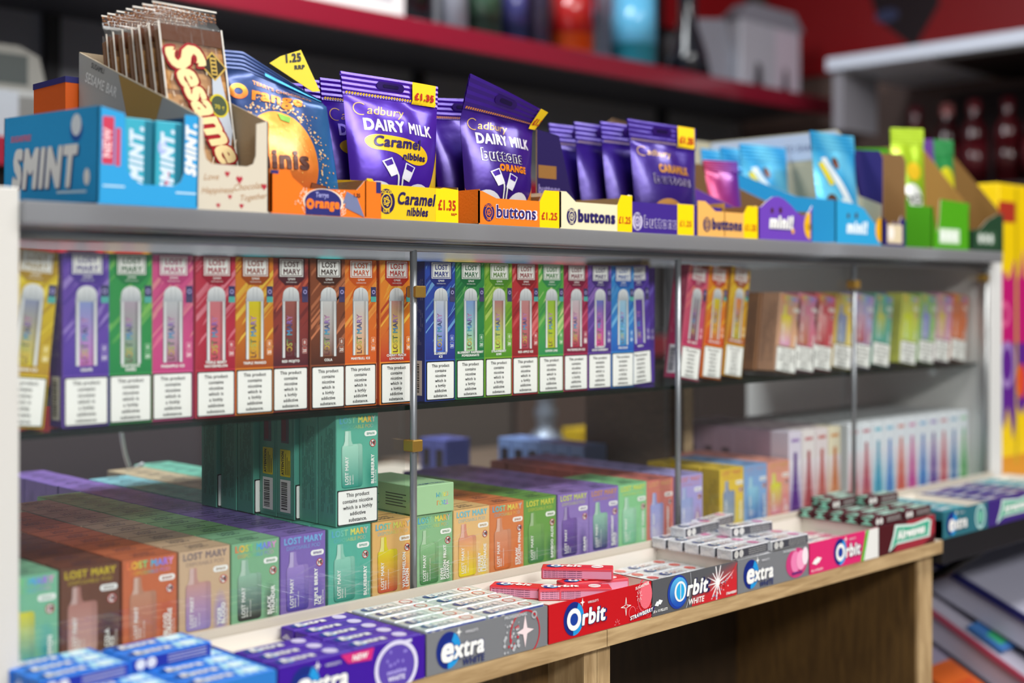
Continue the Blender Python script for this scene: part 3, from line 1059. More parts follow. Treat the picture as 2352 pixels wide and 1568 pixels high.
def slim_body(c, side):
    if (c, side) in SM:
        return SM[(c, side)]
    m = MB()
    m.box(0, SW, 0, SD, 0, SH, H(c), .0006)
    fl = leftf(0, SD, 0)
    if side:
        m.rect(fl, SD * .28, SH * .38, SD * .72, SH * .8, 1, H(side))
        m.rect(fl, SD * .4, SH * .3, SD * .6, SH * .6, 2, H('2a2228'))
    m.rect(topf(0, 0, SH), SW * .2, SD * .35, SW * .8, SD * .65, 1, mix(H(c), H('604858'), .5))
    SM[(c, side)] = m.mesh('slim_vape_box', CARD())
    return SM[(c, side)]


def slim_front(o, c1, c2):
    fr = front(0, 0, 0)
    m = MB()
    f = lambda x, y: mix(H(c1), H('e9e4ea'), min(1, max(0, (y / SH - .25) / .5)))
    m.rect(fr, .0008, .002, SW - .0008, SH * .72, 1, f, 1, 8)
    m.text(fr, 'SLIM', SW * .5, SH * .9, .004, 2, H(c1), 1, al='c') if False else None
    m.rect(fr, SW * .2, SH * .9, SW * .8, SH * .93, 2, H(c1))
    part('front_artwork', m, CARD(), o)
    d = MB()
    pts = []
    for t, hw in ((.08, .0095), (.3, .0088), (.45, .0062), (.6, .0042), (.8, .0034)):
        pts.append((t * SH, hw))
    for (a, ha), (b, hb) in zip(pts, pts[1:]):
        d.poly(fr, [(SW / 2 - ha, a), (SW / 2 + ha, a), (SW / 2 + hb, b), (SW / 2 - hb, b)], 2, H(c2))
    d.ell(fr, SW / 2, SH * .09, .003, .003, 2, WHITE, 12)
    part('device_picture', d, CARD(), o)


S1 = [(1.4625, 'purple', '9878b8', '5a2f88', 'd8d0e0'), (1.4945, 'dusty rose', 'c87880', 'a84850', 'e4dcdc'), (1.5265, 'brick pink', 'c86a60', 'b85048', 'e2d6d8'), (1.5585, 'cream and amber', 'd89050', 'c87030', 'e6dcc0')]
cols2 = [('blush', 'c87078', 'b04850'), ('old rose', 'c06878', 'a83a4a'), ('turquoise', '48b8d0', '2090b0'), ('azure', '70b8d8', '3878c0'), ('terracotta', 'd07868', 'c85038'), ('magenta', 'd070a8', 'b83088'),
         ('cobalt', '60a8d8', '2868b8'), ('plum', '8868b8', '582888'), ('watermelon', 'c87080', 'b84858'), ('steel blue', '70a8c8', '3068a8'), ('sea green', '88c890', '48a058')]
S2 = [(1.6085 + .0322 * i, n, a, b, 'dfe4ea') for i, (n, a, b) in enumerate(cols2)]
for x, nm, c1, c2, body in S1 + S2:
    first = x < 1.48
    n = 8 if first else (7 if x < 1.6 else 6)
    for i in range(n):
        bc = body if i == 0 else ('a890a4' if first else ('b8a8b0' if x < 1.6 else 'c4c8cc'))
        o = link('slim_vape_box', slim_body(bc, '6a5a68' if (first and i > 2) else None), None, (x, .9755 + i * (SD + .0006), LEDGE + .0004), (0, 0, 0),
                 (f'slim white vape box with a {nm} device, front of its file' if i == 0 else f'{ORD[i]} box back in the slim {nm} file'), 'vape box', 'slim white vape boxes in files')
        if i == 0:
            slim_front(o, c1, c2)

# ================================================================ gum trays and packs
GW, GD, GH = .0700, .0192, .0112
TYF, TYB = .8262, .9345          # front and back of the trays on the ledge
ZT = LEDGE + .0004


def swirl(m, fr, cx, cy, r, l, squash=1.0):
    m.ell(fr, cx, cy, r, r * squash, l, H('14307c'), 22)
    m.ell(fr, cx, cy, r * .98, r * squash * .98, l + 1, H('2aa0dc'), 14, 1, -80, 75)
    m.ell(fr, cx - r * .12, cy, r * .72, r * squash * .74, l + 2, H('1c4aa0'), 18) if r > .006 else None


def gum_pack(style):
    """flat pack of pellets, long axis along x; top and long side printed"""
    S = {'ice': ('1a74d8', 'a8dcf0', 'Extra', '1c2c98', WHITE), 'violet': ('42149c', '6a48c0', 'Extra', '34128c', WHITE),
         'white': ('c8d2d2', 'eceeec', 'Extra', '4a58a8', H('2a4aa0')), 'red': ('d0202c', 'e03a48', 'Orbit', 'd890ac', WHITE),
         'orbitwhite': ('ccd2d6', 'f0f0f0', 'Orbit', 'd03a38', H('c02a30')), 'bubble': ('d6d8dc', 'ece8ee', 'Extra', '4c4e58', H('d84a90')),
         'pink': ('e8e8e4', 'e05a90', 'Orbit', 'd83a78', H('d83a78')), 'maroon': ('4a1420', '6a1c2c', 'Airwaves', '3a0e18', H('8ad0b8')),
         'teal': ('3a8a98', '70b8c0', 'Extra', '1c5a6a', WHITE), 'purple': ('3a2870', '584890', 'Airwaves', '2a1c58', H('a0d8c8'))}[style]
    c, c2, t, side, ink = H(S[0]), H(S[1]), S[2], H(S[3]), S[4]
    m = MB()
    m.box(0, GW, 0, GD, 0, GH, c, .0008, {'-y': mix(c, side, .25), '+z': c})
    ft = topf(0, 0, GH)
    if style in ('ice', 'white', 'bubble', 'orbitwhite', 'pink'):
        for i in range(4):
            m.poly(ft, [(GW * (.60 + .09 * i), .0012), (GW * (.66 + .09 * i), .0012), (GW * (.72 + .07 * i), GD - .0012), (GW * (.64 + .07 * i), GD - .0012)], 1, c2)
    if style == 'maroon':
        m.poly(ft, [(.001, .001), (.016, GD / 2), (.001, GD - .001)], 1, H('8ac4b0'))
        m.poly(ft, [(GW * .4, .002), (GW * .96, .003), (GW * .9, GD - .002), (GW * .45, GD - .004)], 1, H('b8d8cc'))
        m.text(ft, t, GW * .44, GD * .3, GD * .36, 2, H('3a7a68'), 2, .25, fit=GW * .45)
    else:
        swirl(m, ft, GW * .17, GD * .5, GD * .40, 1, .85)
        m.text(ft, t, GW * .12, GD * .30, GD * .42, 4, WHITE if style != 'white' else H('f8f8f8'), 3, .15, fit=GW * .44)
        if style in ('white', 'orbitwhite', 'bubble', 'pink'):
            m.text(ft, t[1:], GW * .25, GD * .30, GD * .40, 3, ink, 2, .15, fit=GW * .34)
        cc = {'red': H('f0e8e8'), 'white': H('d85048'), 'orbitwhite': H('d84038'), 'bubble': H('e080b0'), 'violet': H('cfc8e8'), 'ice': H('d8f0f8')}.get(style, c2)
        m.ell(ft, GW * .78, GD * .52, GW * .085, GD * .36, 2, cc, 20, 1, inner=.78 if style == 'white' else .0)
        if style == 'red':
            m.text(ft, 'strawberry', GW * .78, GD * .4, GD * .16, 3, H('c02030'), 1, al='c', fit=GW * .14)
    ff = front(0, 0, 0)
    m.rect(ff, .0015, .0014, GW - .0015, GH - (.0028 if style == 'red' else .0012), 1, side)
    if style == 'red':
        for i in range(4):
            m.text(ff, 'bez cukru guma do zucia smak truskawkowy zawiera', .003, GH * (.70 - .17 * i), GH * .10, 2, H('4a2048'), 1, fit=GW * .86)
    else:
        for i in range(3):
            m.stroke(ff, [(GW * .45, GH * (.3 + .2 * i)), (GW * .93, GH * (.3 + .2 * i))], .0007, 2, mix(side, WHITE, .5))
        for i in range(2):
            m.ell(ff, GW * (.12 + .13 * i), GH * .5, GH * .36, GH * .36, 2, mix(side, WHITE, .75), 16)
    fl = leftf(0, GD, 0)
    k = H('8ad0b8') if style == 'maroon' else mix(c, WHITE, .4)
    m.poly(fl, [(.0014, .0016), (GD - .0014, .0016), (GD / 2, GH * .62)], 1, k)
    m.poly(fl, [(.0014, GH - .0016), (GD - .0014, GH - .0016), (GD / 2, GH * .55)], 2, k if style == 'maroon' else mix(c, BLACK, .15))
    return m.mesh('gum_pack', FOIL() if style in ('white', 'bubble', 'orbitwhite', 'pink') else CARD())


GM = {}


def pack(style, x, y, z, rz, label, group, rx=0, ry=0):
    if style not in GM:
        GM[style] = gum_pack(style)
    return link('gum_pack', GM[style], None, (x, y, z), (rx, ry, rz), label, 'chewing gum', group)


def star(m, fr, x, y, r, l, col):
    m.poly(fr, [(x + (r if i % 2 == 0 else r * .25) * cos(pi * i / 4 + pi / 2) * (.75 if i % 4 == 2 else 1), y + (r if i % 2 == 0 else r * .25) * sin(pi * i / 4 + pi / 2)) for i in range(8)], l, col)


def gum_logo(m, fr, t, x, h, sub=None, subcol=None):
    """round two-tone blue badge with the heavy white word running out of it"""
    r = .0155
    cx, cy = x + r, h * .50
    m.ell(fr, cx, cy, r * .88, r, 2, H('10267c'), 30)
    m.ell(fr, cx, cy, r * .88, r, 3, H('1e94d8'), 20, 1, -95, 62)
    m.ell(fr, cx, cy, r * .46, r * .52, 4, H('143c98'), 20)
    big = t[0]
    if t == 'Orbit':
        m.ell(fr, cx, cy - .0006, r * .62, r * .66, 5, WHITE, 28, 1, inner=.56)
        m.text(fr, 'rbit', cx + r * .62, cy - r * .50, r * .92, 6, H('1a2a6a'), 3, .1, fit=.036)
        m.text(fr, 'rbit', cx + r * .62, cy - r * .48, r * .90, 7, WHITE, 2, .1, fit=.035)
    else:
        m.text(fr, 'e', cx - r * .62, cy - r * .56, r * 1.32, 6, WHITE, 2, .1)
        m.text(fr, 'xtra', cx + r * .36, cy - r * .52, r * .98, 6, H('283070'), 3, .12, fit=.036)
        m.text(fr, 'xtra', cx + r * .36, cy - r * .50, r * .96, 7, WHITE, 2, .12, fit=.035)
    star(m, fr, cx + r * .72, cy + r * .86, r * .28, 6, WHITE)
    m.text(fr, "WRIGLEY'S", cx + r * 1.2, cy + r * .72, .0020, 6, mix(H('ffffff'), H('3a3a70'), .35), 1)
    if sub:
        m.text(fr, sub, cx + r * 1.0, cy - r * 1.02, .0052, 5, subcol, 2, .1)


def gum_tray(x0, x1, col, label, zf, art, inner='d8d2c8', y0=TYF, hl=.0355, col2=None):
    """open card tray: floor, back, sides; printed front panel is a part"""
    W, D = x1 - x0 - .0008, TYB - y0
    m = MB()
    I = H(inner)
    c = H(col)
    m.box(0, W, .0006, D, 0, zf, I)
    m.box(0, .0009, .0006, D, 0, hl, c, cols={'+x': I})
    m.box(W - .0009, W, .0006, D, 0, hl, c, cols={'-x': I})
    m.box(.0009, W - .0009, D - .0009, D, 0, hl, I)
    o = link('gum_tray', m.mesh('gum_tray', CARD()), None, (x0, y0, ZT), (0, 0, 0), label, 'gum tray', 'gum trays along the counter edge')
    p = MB()
    p.box(0, W, -.0006, .0005, 0, hl, c, .0, {'+y': I})
    fr = front(0, 0, -.0006)
    art(p, fr, W, hl)
    part('front_panel', p, CARD(), o)
    return o


def art_extra(sub, subc, flav):
    def f(m, fr, W, h):
        gum_logo(m, fr, 'extra', W * .06, h, sub, subc)
        if flav == 'white':
            m.ell(fr, W * .80, h * .44, .019, .021, 2, H('c02030'), 30, 1, -60, 215, .93)
            star(m, fr, W * .80, h * .5, .0145, 3, H('ecd8da'))
            m.ell(fr, W * .88, h * .86, .0035, .0035, 3, H('b0b0b4'), 14, 1, inner=.6)
            r = random.Random(2)
            for i in range(34):
                x, y, q = r.uniform(W * .62, W * .75), r.uniform(.002, h * .8), r.uniform(.0005, .002)
                m.ell(fr, x, y, q, q, 3, H('b8babe') if r.random() < .8 else H('c03040'), 8)
            m.text(fr, 'PROFESSIONAL', W * .62, h * .90, .0026, 3, H('c8ccd0'), 2, .2)
        elif flav == 'bubble':
            m.ell(fr, W * .82, h * .5, .021, .0165, 2, H('c83a78'), 26)
            m.ell(fr, W * .80, h * .54, .009, .012, 3, H('e880b0'), 20)
            m.ell(fr, W * .88, h * .56, .009, .011, 4, H('f0a0c4'), 20)
            m.ell(fr, W * .94, h * .66, .006, .010, 5, H('f0e0e8'), 20)
            m.text(fr, 'bubblemint', W * .82, h * .16, .0028, 6, H('4a2a80'), 2, al='c')
            m.text(fr, 'PROFESSIONAL', W * .62, h * .9, .0024, 3, H('c8ccd0'), 2, .2)
        elif flav == 'violet':
            m.ell(fr, W * .79, h * .42, .0225, .0215, 2, H('d8d4ec'), 34, 1, inner=.84)
            m.ell(fr, W * .79, h * .42, .0185, .0178, 2, H('5a44a8'), 30)
            r = random.Random(4)
            for i in range(9):
                m.ell(fr, W * .79 + r.uniform(-.011, .012), h * .5 + r.uniform(-.002, .011), .0012, .0016, 3, H('8a7ad0'), 8)
            m.text(fr, 'sensitive', W * .79, h * .28, .0036, 3, H('b0a4e8'), 2, al='c', fit=.03)
            m.text(fr, 'WHITE', W * .79, h * .12, .0036, 3, H('e0dcf4'), 2, al='c')
            m.rect(fr, W * .80, h * .92, W * .9, h * .985, 3, H('d8d4ec'))
            m.poly(fr, [(W * .40, h * .985), (W * .63, h * .985), (W * .61, h * .72), (W * .45, h * .76)], 3, H('d02a78'))
            m.text(fr, 'NEW', W * .53, h * .80, .0042, 4, WHITE, 2, .15, al='c')
        elif flav == 'teal':
            m.ell(fr, W * .83, h * .5, .015, .0165, 2, H('b0d8d4'), 30, 1, inner=.75)
            m.ell(fr, W * .83, h * .5, .0085, .009, 2, H('70b8a0'), 20)
    return f


def art_orbit_red(m, fr, W, h):
    gum_logo(m, fr, 'Orbit', W * .12, h)
    x, y = W * .735, h * .48
    for k in range(4):
        a, b = pi / 2 * k, pi / 2 * (k + 1)
        P, Q = (x + .0072 * cos(a), y + .0085 * sin(a)), (x + .0072 * cos(b), y + .0085 * sin(b))
        m.stroke(fr, [P, (x + .0016 * cos(a + pi / 4), y + .0016 * sin(a + pi / 4)), Q], .0006, 3, WHITE)
    m.ell(fr, W * .94, h * .66, .0095, .0135, 2, H('e86a78'), 22)
    m.ell(fr, W * .94, h * .66, .013, .0175, 2, H('d84a58'), 22, 1, 110, 270, .9)
    r = random.Random(5)
    for i in range(60):
        a, q = r.uniform(3.4, 5.2), r.uniform(.3, 1)
        m.ell(fr, W * .985 + .022 * q * cos(a), h * .5 + .017 * q * sin(a), .0003, .0003, 2, H('f08a94'), 6)
    for i in range(8):
        a = 2 * pi * i / 8
        m.stroke(fr, [(W * .87 + .002 * cos(a), h * .68 + .0025 * sin(a)), (W * .87 + .0042 * cos(a), h * .68 + .006 * sin(a))], .0004, 4, WHITE)
        if i < 5:
            a = pi * i / 4
            m.stroke(fr, [(W * .645 + .002 * cos(a), h * .06 + .002 * sin(a)), (W * .645 + .004 * cos(a), h * .06 + .005 * sin(a))], .0004, 4, H('f0a0a8'))
    m.ell(fr, W * .80, h * .27, .005, .006, 2, H('f07a86'), 22, 1, 0, 270, .9)
    m.text(fr, 'SUGARFREE', W * .83, h * .86, .0026, 4, WHITE, 1, .2, rot=8)
    m.text(fr, 'STRAWBERRY', W * .775, h * .07, .0036, 4, H('1c2470'), 3, .2, rot=6)
    m.text(fr, 'STRAWBERRY', W * .775, h * .075, .0035, 5, WHITE, 2, .2, rot=6)


def art_orbit_white(m, fr, W, h):
    g = H('55565a')
    m.rect(fr, W * .45, 0, W, h, 1, lambda x, y: mix(H('c8242c'), g, max(0, min(1, (y / h) * 1.9 - (x / W - .45) * 1.9))), 10, 6)
    cx, cy = W * .76, h * .50
    for i in range(11):
        a = radians(20 + i * 27)
        L = (.024, .014, .019)[i % 3]
        m.poly(fr, clip([(cx + .001 * sin(a), cy - .001 * cos(a)), (cx + L * cos(a) + .0007 * sin(a), cy + L * sin(a)), (cx + L * cos(a) - .0007 * sin(a), cy + L * sin(a)), (cx - .001 * sin(a), cy + .001 * cos(a))], W * .45, .0005, W - .0005, h - .0005), 2, H('f0ecec'))
    m.ell(fr, cx, cy, .0035, .0035, 3, WHITE, 12)
    r = random.Random(8)
    for i in range(46):
        t = r.random()
        x, y, q = W * (.70 + .20 * t) + r.gauss(0, .003), h * (.08 + .48 * t) + r.gauss(0, .003), r.uniform(.0006, .0012)
        if W * .5 < x < W - .002 and .002 < y < h - .002:
            m.rect(fr, x, y, x + q, y + q, 4, (WHITE, H('1c1c24'), H('60b0d8'))[r.randrange(3)])
    for k in range(3):
        P = [(W * .80 + W * .2 * t, h * (.42 + .05 * k) + (h * .52 - .05 * k * h) * t * t) for t in [i / 10 for i in range(11)]]
        m.stroke(fr, P, .0009, 3, (H('d83038'), H('f0e8e8'), H('c02028'))[k])
    for cxx, ry in ((W * .30, .015), (W * .30, .0145)):
        pass
    r0 = .0165
    lx, ly = W * .285, h * .52
    m.ell(fr, lx, ly, r0, r0 * 1.02, 3, H('1c3c9c'), 30)
    m.ell(fr, lx + .001, ly - .0002, r0 * .86, r0 * .9, 4, lambda x, y: mix(H('1a4cb0'), H('58b8e8'), max(0, min(1, (y - ly) / r0 * .6 + .4))), 30, 3)
    m.ell(fr, lx + r0 * .2, ly, r0 * .56, r0 * .62, 5, WHITE, 26)
    m.ell(fr, lx + r0 * .2, ly, r0 * .40, r0 * .50, 6, H('2aa8e0'), 22)
    m.rect(fr, lx + r0 * .18, ly - r0 * .48, lx + r0 * .24, ly + r0 * .48, 7, WHITE)
    m.text(fr, 'rbit', lx + r0 * .74, ly - r0 * .38, r0 * .92, 7, H('1a2050'), 3, .2, fit=.041)
    m.text(fr, 'rbit', lx + r0 * .76, ly - r0 * .36, r0 * .88, 8, WHITE, 2, .2, fit=.039)
    m.text(fr, 'WHITE', lx + r0 * .95, ly - r0 * .95, .0055, 7, WHITE, 1, .2)
    m.stroke(fr, [(W * .38, .0005), (W * .42, h * .3), (W * .44, h * .6), (W * .43, h * .98)], .0005, 3, H('c8ccd4'))
    for a, b in ((0, 0), (.0035, .0012)):
        m.poly(fr, [(W * .02 + a, h * .30 + b), (W * .06 + a, h * .26 + b), (W * .085 + a, h * .36 + b), (W * .045 + a, h * .41 + b)], 3 + a * 300, H('e8ecee'))
    m.text(fr, '30 x 10 PELLETS', W * .005, h * .10, .0024, 3, WHITE, 1, .15, fit=W * .16)
    m.text(fr, 'STRAWBERRY', W * .86, h * .08, .0024, 5, WHITE, 2, .15, fit=W * .13)


def art_orbit_pink(m, fr, W, h):
    m.rect(fr, W * .80, 0, W, h, 1, H('e4e4e0'))
    for k in range(10):
        t0, t1 = k / 10, (k + 1) / 10
        e = lambda t: W * (.73 + .08 * t)
        m.poly(fr, [(e(t0), h * t0), (e(t0) + W * .045, h * t0), (e(t1) + W * .045, h * t1), (e(t1), h * t1)], 2, H('58b030'))
        m.poly(fr, [(e(t0) + W * .045, h * t0), (W, h * t0), (W, h * t1), (e(t1) + W * .045, h * t1)], 1.5, H('e4e4e0'))
    gum_logo(m, fr, 'Orbit', W * .32, h)
    for a, b in ((0, 0), (.004, .0015)):
        m.poly(fr, [(W * .03 + a, h * .34 + b), (W * .09 + a, h * .28 + b), (W * .13 + a, h * .42 + b), (W * .07 + a, h * .48 + b)], 3 + a * 200, H('f4f4f2'))
    m.text(fr, '30 x 10 PELLETS', W * .02, h * .08, .0022, 3, WHITE, 1, fit=W * .2)


def art_airwaves(bg2):
    def f(m, fr, W, h):
        if bg2:
            m.poly(fr, [(W * .25, 0), (W * .78, 0), (W, h * .35), (W, h), (W * .5, h)], 1, H(bg2))
        m.poly(fr, [(W * .16, h * .06), (W * .30, h * .26), (W * .9, h * .26), (W * .93, h * .82), (W * .86, h * .92), (W * .6, h * .84), (W * .27, h * .95), (W * .24, h * .6)], 2, H('d8ece4'))
        m.poly(fr, [(W * .2, h * .14), (W * .31, h * .33), (W * .86, h * .32), (W * .9, h * .84), (W * .6, h * .76), (W * .3, h * .86), (W * .27, h * .55)], 3, H('38a888'))
        m.text(fr, 'Airwaves', W * .31, h * .42, h * .30, 4, WHITE, 3, .1, fit=W * .52, rot=1)
    return f


G = 'gum trays along the counter edge'
gum_tray(.4105, .5625, '2a78c8', 'bright blue gum tray nearest the camera', .0245, art_extra('', WHITE, 'ice'))
gum_tray(.5635, .7085, '3c0e98', 'violet gum tray with a white ring and a pink NEW flag', .0250, art_extra('', WHITE, 'violet'))
gum_tray(.7095, .8540, '77797d', 'grey gum tray with a red arc and a white star', .0262, art_extra('WHITE', H('30386a'), 'white'))
gum_tray(.8550, 1.0005, 'c00c18', 'red gum tray reading strawberry', .0262, art_orbit_red)
gum_tray(1.0015, 1.1415, '55565a', 'grey and red gum tray with a white starburst', .0115, art_orbit_white)
gum_tray(1.1425, 1.2780, '77797d', 'grey gum tray with pink bubbles printed on it', .0240, art_extra('WHITE', H('30386a'), 'bubble'))
gum_tray(1.2795, 1.4295, 'd8286c', 'hot pink gum tray with a green stripe', .0090, art_orbit_pink)
gum_tray(1.4310, 1.5690, '4a1018', 'maroon gum tray with a mint green banner', .0245, art_airwaves('9a2a38'))
gum_tray(1.5905, 1.7160, '2a6a78', 'teal gum tray on the black shelf', .0240, art_extra('', WHITE, 'teal'))
gum_tray(1.7170, 1.8700, '3a2478', 'purple gum tray with a mint green banner on the black shelf', .0240, art_airwaves(None))
gum_tray(1.8710, 2.0100, '5a6a88', 'slate blue gum tray last on the black shelf', .0240, art_extra('', WHITE, 'teal'))


def layer(style, x0, y0, z, cols, rows, desc, group, jit=.6, dy=.0203, dx=.0715):
    r = random.Random(x0)
    cn = ['first', 'second', 'third']
    for i in range(cols):
        for j in range(rows if isinstance(rows, int) else rows[i]):
            pack(style, x0 + i * dx + r.uniform(-.0006, .0006), y0 + j * dy + r.uniform(-.0004, .0004), z, r.uniform(-jit, jit),
                 f'{desc}, {ORD[j]} row in the {cn[i]} column', group)


# violet packs
layer('violet', .5650, .8285, ZT + .0251, 2, (3, 5), 'violet gum pack lying in the violet tray', 'violet gum packs')
layer('white', .7110, .8285, ZT + .0263, 2, 5, 'silver gum pack in the grey star tray', 'silver gum packs')
layer('ice', .4200, .8285, ZT + .0246, 2, (5, 4), 'blue gum pack, lower layer of the bright blue tray', 'blue gum packs')
z = ZT + .0246 + GH + .0003
for i, (x, y, a) in enumerate(((.4765, .8885, 2), (.4755, .9095, 3), (.4040, .8800, 3), (.4030, .9010, 2), (.4010, .9215, 0))):
    pack('ice', x, y, z, a, ['front one of two blue gum packs side by side on the pile', 'rear one of two blue gum packs side by side on the pile', 'front blue gum pack on the pile nearest the white panel',
                             'middle blue gum pack on the pile nearest the white panel', 'rear blue gum pack on the pile nearest the white panel'][i], 'blue gum packs')
z = ZT + .0263


def cpack(style, cx, cy, z, a, label, group, rx=0, ry=0):
    r = radians(a)
    return pack(style, cx - GW / 2 * cos(r) + GD / 2 * sin(r), cy - GW / 2 * sin(r) - GD / 2 * cos(r), z, a, label, group, rx, ry)


cpack('red', .8935, .8915, z, -58, 'red gum pack lying aslant nearest the silver packs', 'red gum packs')
cpack('red', .9215, .8560, z, -40, 'red gum pack lying aslant against the front of the red tray', 'red gum packs')
cpack('red', .9510, .8790, z + GH + .0003, -50, 'red gum pack on top of the loose red ones', 'red gum packs')
cpack('red', .9590, .8660, z, -22, 'red gum pack half hidden at the bottom of the red tray', 'red gum packs')
layer('orbitwhite', 1.0022 + .0010, .8380, ZT + .0117, 1, 4, 'white and red gum pack in the starburst tray', 'white and red gum packs', 1.5, .0225)
layer('orbitwhite', 1.0022 + .0690, .8440, ZT + .0117, 1, 4, 'white and red gum pack at the starburst end', 'white and red gum packs', 1.5, .0215)
layer('bubble', 1.1440, .8290, ZT + .0241, 1, 5, 'silver and pink gum pack level with the tray rim', 'silver and pink gum packs', .8)
layer('bubble', 1.2085, .8290, ZT + .0241, 1, 5, 'silver and pink gum pack level with the rim, far end', 'silver and pink gum packs', .8) if False else None
layer('bubble', 1.1330, .8270, ZT + .0362, 2, (5, 4), 'silver and pink gum pack heaped up', 'silver and pink gum packs', 2.2, .0222, .0735)
z = ZT + .0362 + GH + .0004
pack('bubble', 1.1500, .9020, z, 4, 'silver gum pack on top of the heap at the glass side', 'silver and pink gum packs')
pack('bubble', 1.1900, .8690, z, -6, 'silver gum pack on top of the heap in its middle', 'silver and pink gum packs')
pack('bubble', 1.2000, .9120, z, 9, 'silver gum pack on top of the heap farthest from the camera', 'silver and pink gum packs')
layer('pink', 1.2830, .8560, ZT + .0092, 2, (4, 3), 'white and pink gum pack in the hot pink tray', 'white and pink gum packs', 1.5, .0205)
layer('maroon', 1.4335, .8280, ZT + .0246, 1, 5, 'maroon gum pack level with the tray rim', 'maroon gum packs', .6)
layer('maroon', 1.4220, .8280, ZT + .0362, 2, 5, 'maroon gum pack heaped over the tray', 'maroon gum packs', 1.6, .0215, .0725)
z = ZT + .0362 + GH + .0004
for i, (x, y, a) in enumerate(((1.4350, .8950, 3), (1.4950, .8800, -4), (1.4500, .9150, 2))):
    pack('maroon', x, y, z, a, ['maroon gum pack on top of the maroon heap near its front end', 'maroon gum pack on top of the maroon heap at its far end', 'maroon gum pack on top of the maroon heap by the glass'][i], 'maroon gum packs')
layer('teal', 1.5930, .8290, ZT + .0241, 1, 5, 'teal gum pack in the teal tray', 'teal gum packs', .5)
layer('purple', 1.7200, .8290, ZT + .0241, 2, 5, 'purple gum pack in the purple tray', 'purple gum packs', 1.5)
layer('teal', 1.8740, .8290, ZT + .0241, 1, 5, 'teal gum pack in the slate blue tray', 'teal gum packs', 1.5)

# black shelf beyond the counter end
bs = link('black_shelf', bx(1.5895, 2.6, .8255, 1.2, LEDGE - .032, LEDGE, H('1c1c20'), .001).mesh('black_shelf', vmat('black_metal', .45, .3)), None, (0, 0, 0),
          label='black metal shelf continuing the counter beyond the oak end panel', cat='shelf')
for x in (1.74, 2.3):
    m = MB()
    m.tube([(x, .84, LEDGE - .030), (x, .90, LEDGE - .075), (x, .93, LEDGE - .090)], .007, H('1c1c20'), 8)
    part('bracket', m, vmat('black_metal', .45, .3), bs)
part('cover_sheet', bx(1.5905, 2.6, .8265, 1.199, LEDGE + .0001, LEDGE + .00035, H('d2d4d8')), PAINT(), bs, 'pale sheet lying on the black shelf')

# ================================================================ pouches and cartons on the top shelf
ZS = TOP + .0003


class BagFr:
    """printing frame that follows a filled pouch; y up from its foot, x across"""

    def __init__(s, w, h, hs, B, wb=1., wt=1., seed=0, warp=None, side=-1):
        s.w, s.h, s.hs, s.B, s.wb, s.wt, s.side, s.warp = w, h, hs, B, wb, wt, side, warp
        r = random.Random(seed)
        s.ph = [(r.uniform(20, 60), r.uniform(20, 70), r.uniform(0, 6), r.uniform(.0004, .0012)) for _ in range(4)]

    sx, px = 1., 0.          # print scale and shift across the bulging front

    def pt(s, x, y, l=0):
        if l:
            x = max(-s.w * .5, min(s.w * .5, x * s.sx + s.px * s.w))
            y = max(.0008, y)
        k = s.wb + (s.wt - s.wb) * y / s.h
        q = min(1, abs(2 * x / s.w))
        if y < s.hs:
            t = y / s.hs
            v = (.62 + .38 * min(1, t / .3)) if t < .3 else max(0, cos((t - .3) / .7 * pi / 2)) ** .8
            b = s.B * max(0, 1 - q ** 2.3) ** .75 * v
            near = max(0, 1 - abs(t - .86) / .25)
            for a, c, p, m in s.ph:
                b += m * sin(a * x + c * y + p) * (1 - q) * (.5 + near)
            # puckers running down from the seal
            b += .0016 * near * (1 - q) * sin(x * 170 + s.ph[0][2])
        else:
            b = .0005 + .0012 * sin(x * 45 + s.ph[1][2]) * s.side
        p = (x * k, s.side * (b + .0002 + l * .00028), y)
        return Vector(s.warp(*p)) if s.warp else Vector(p)


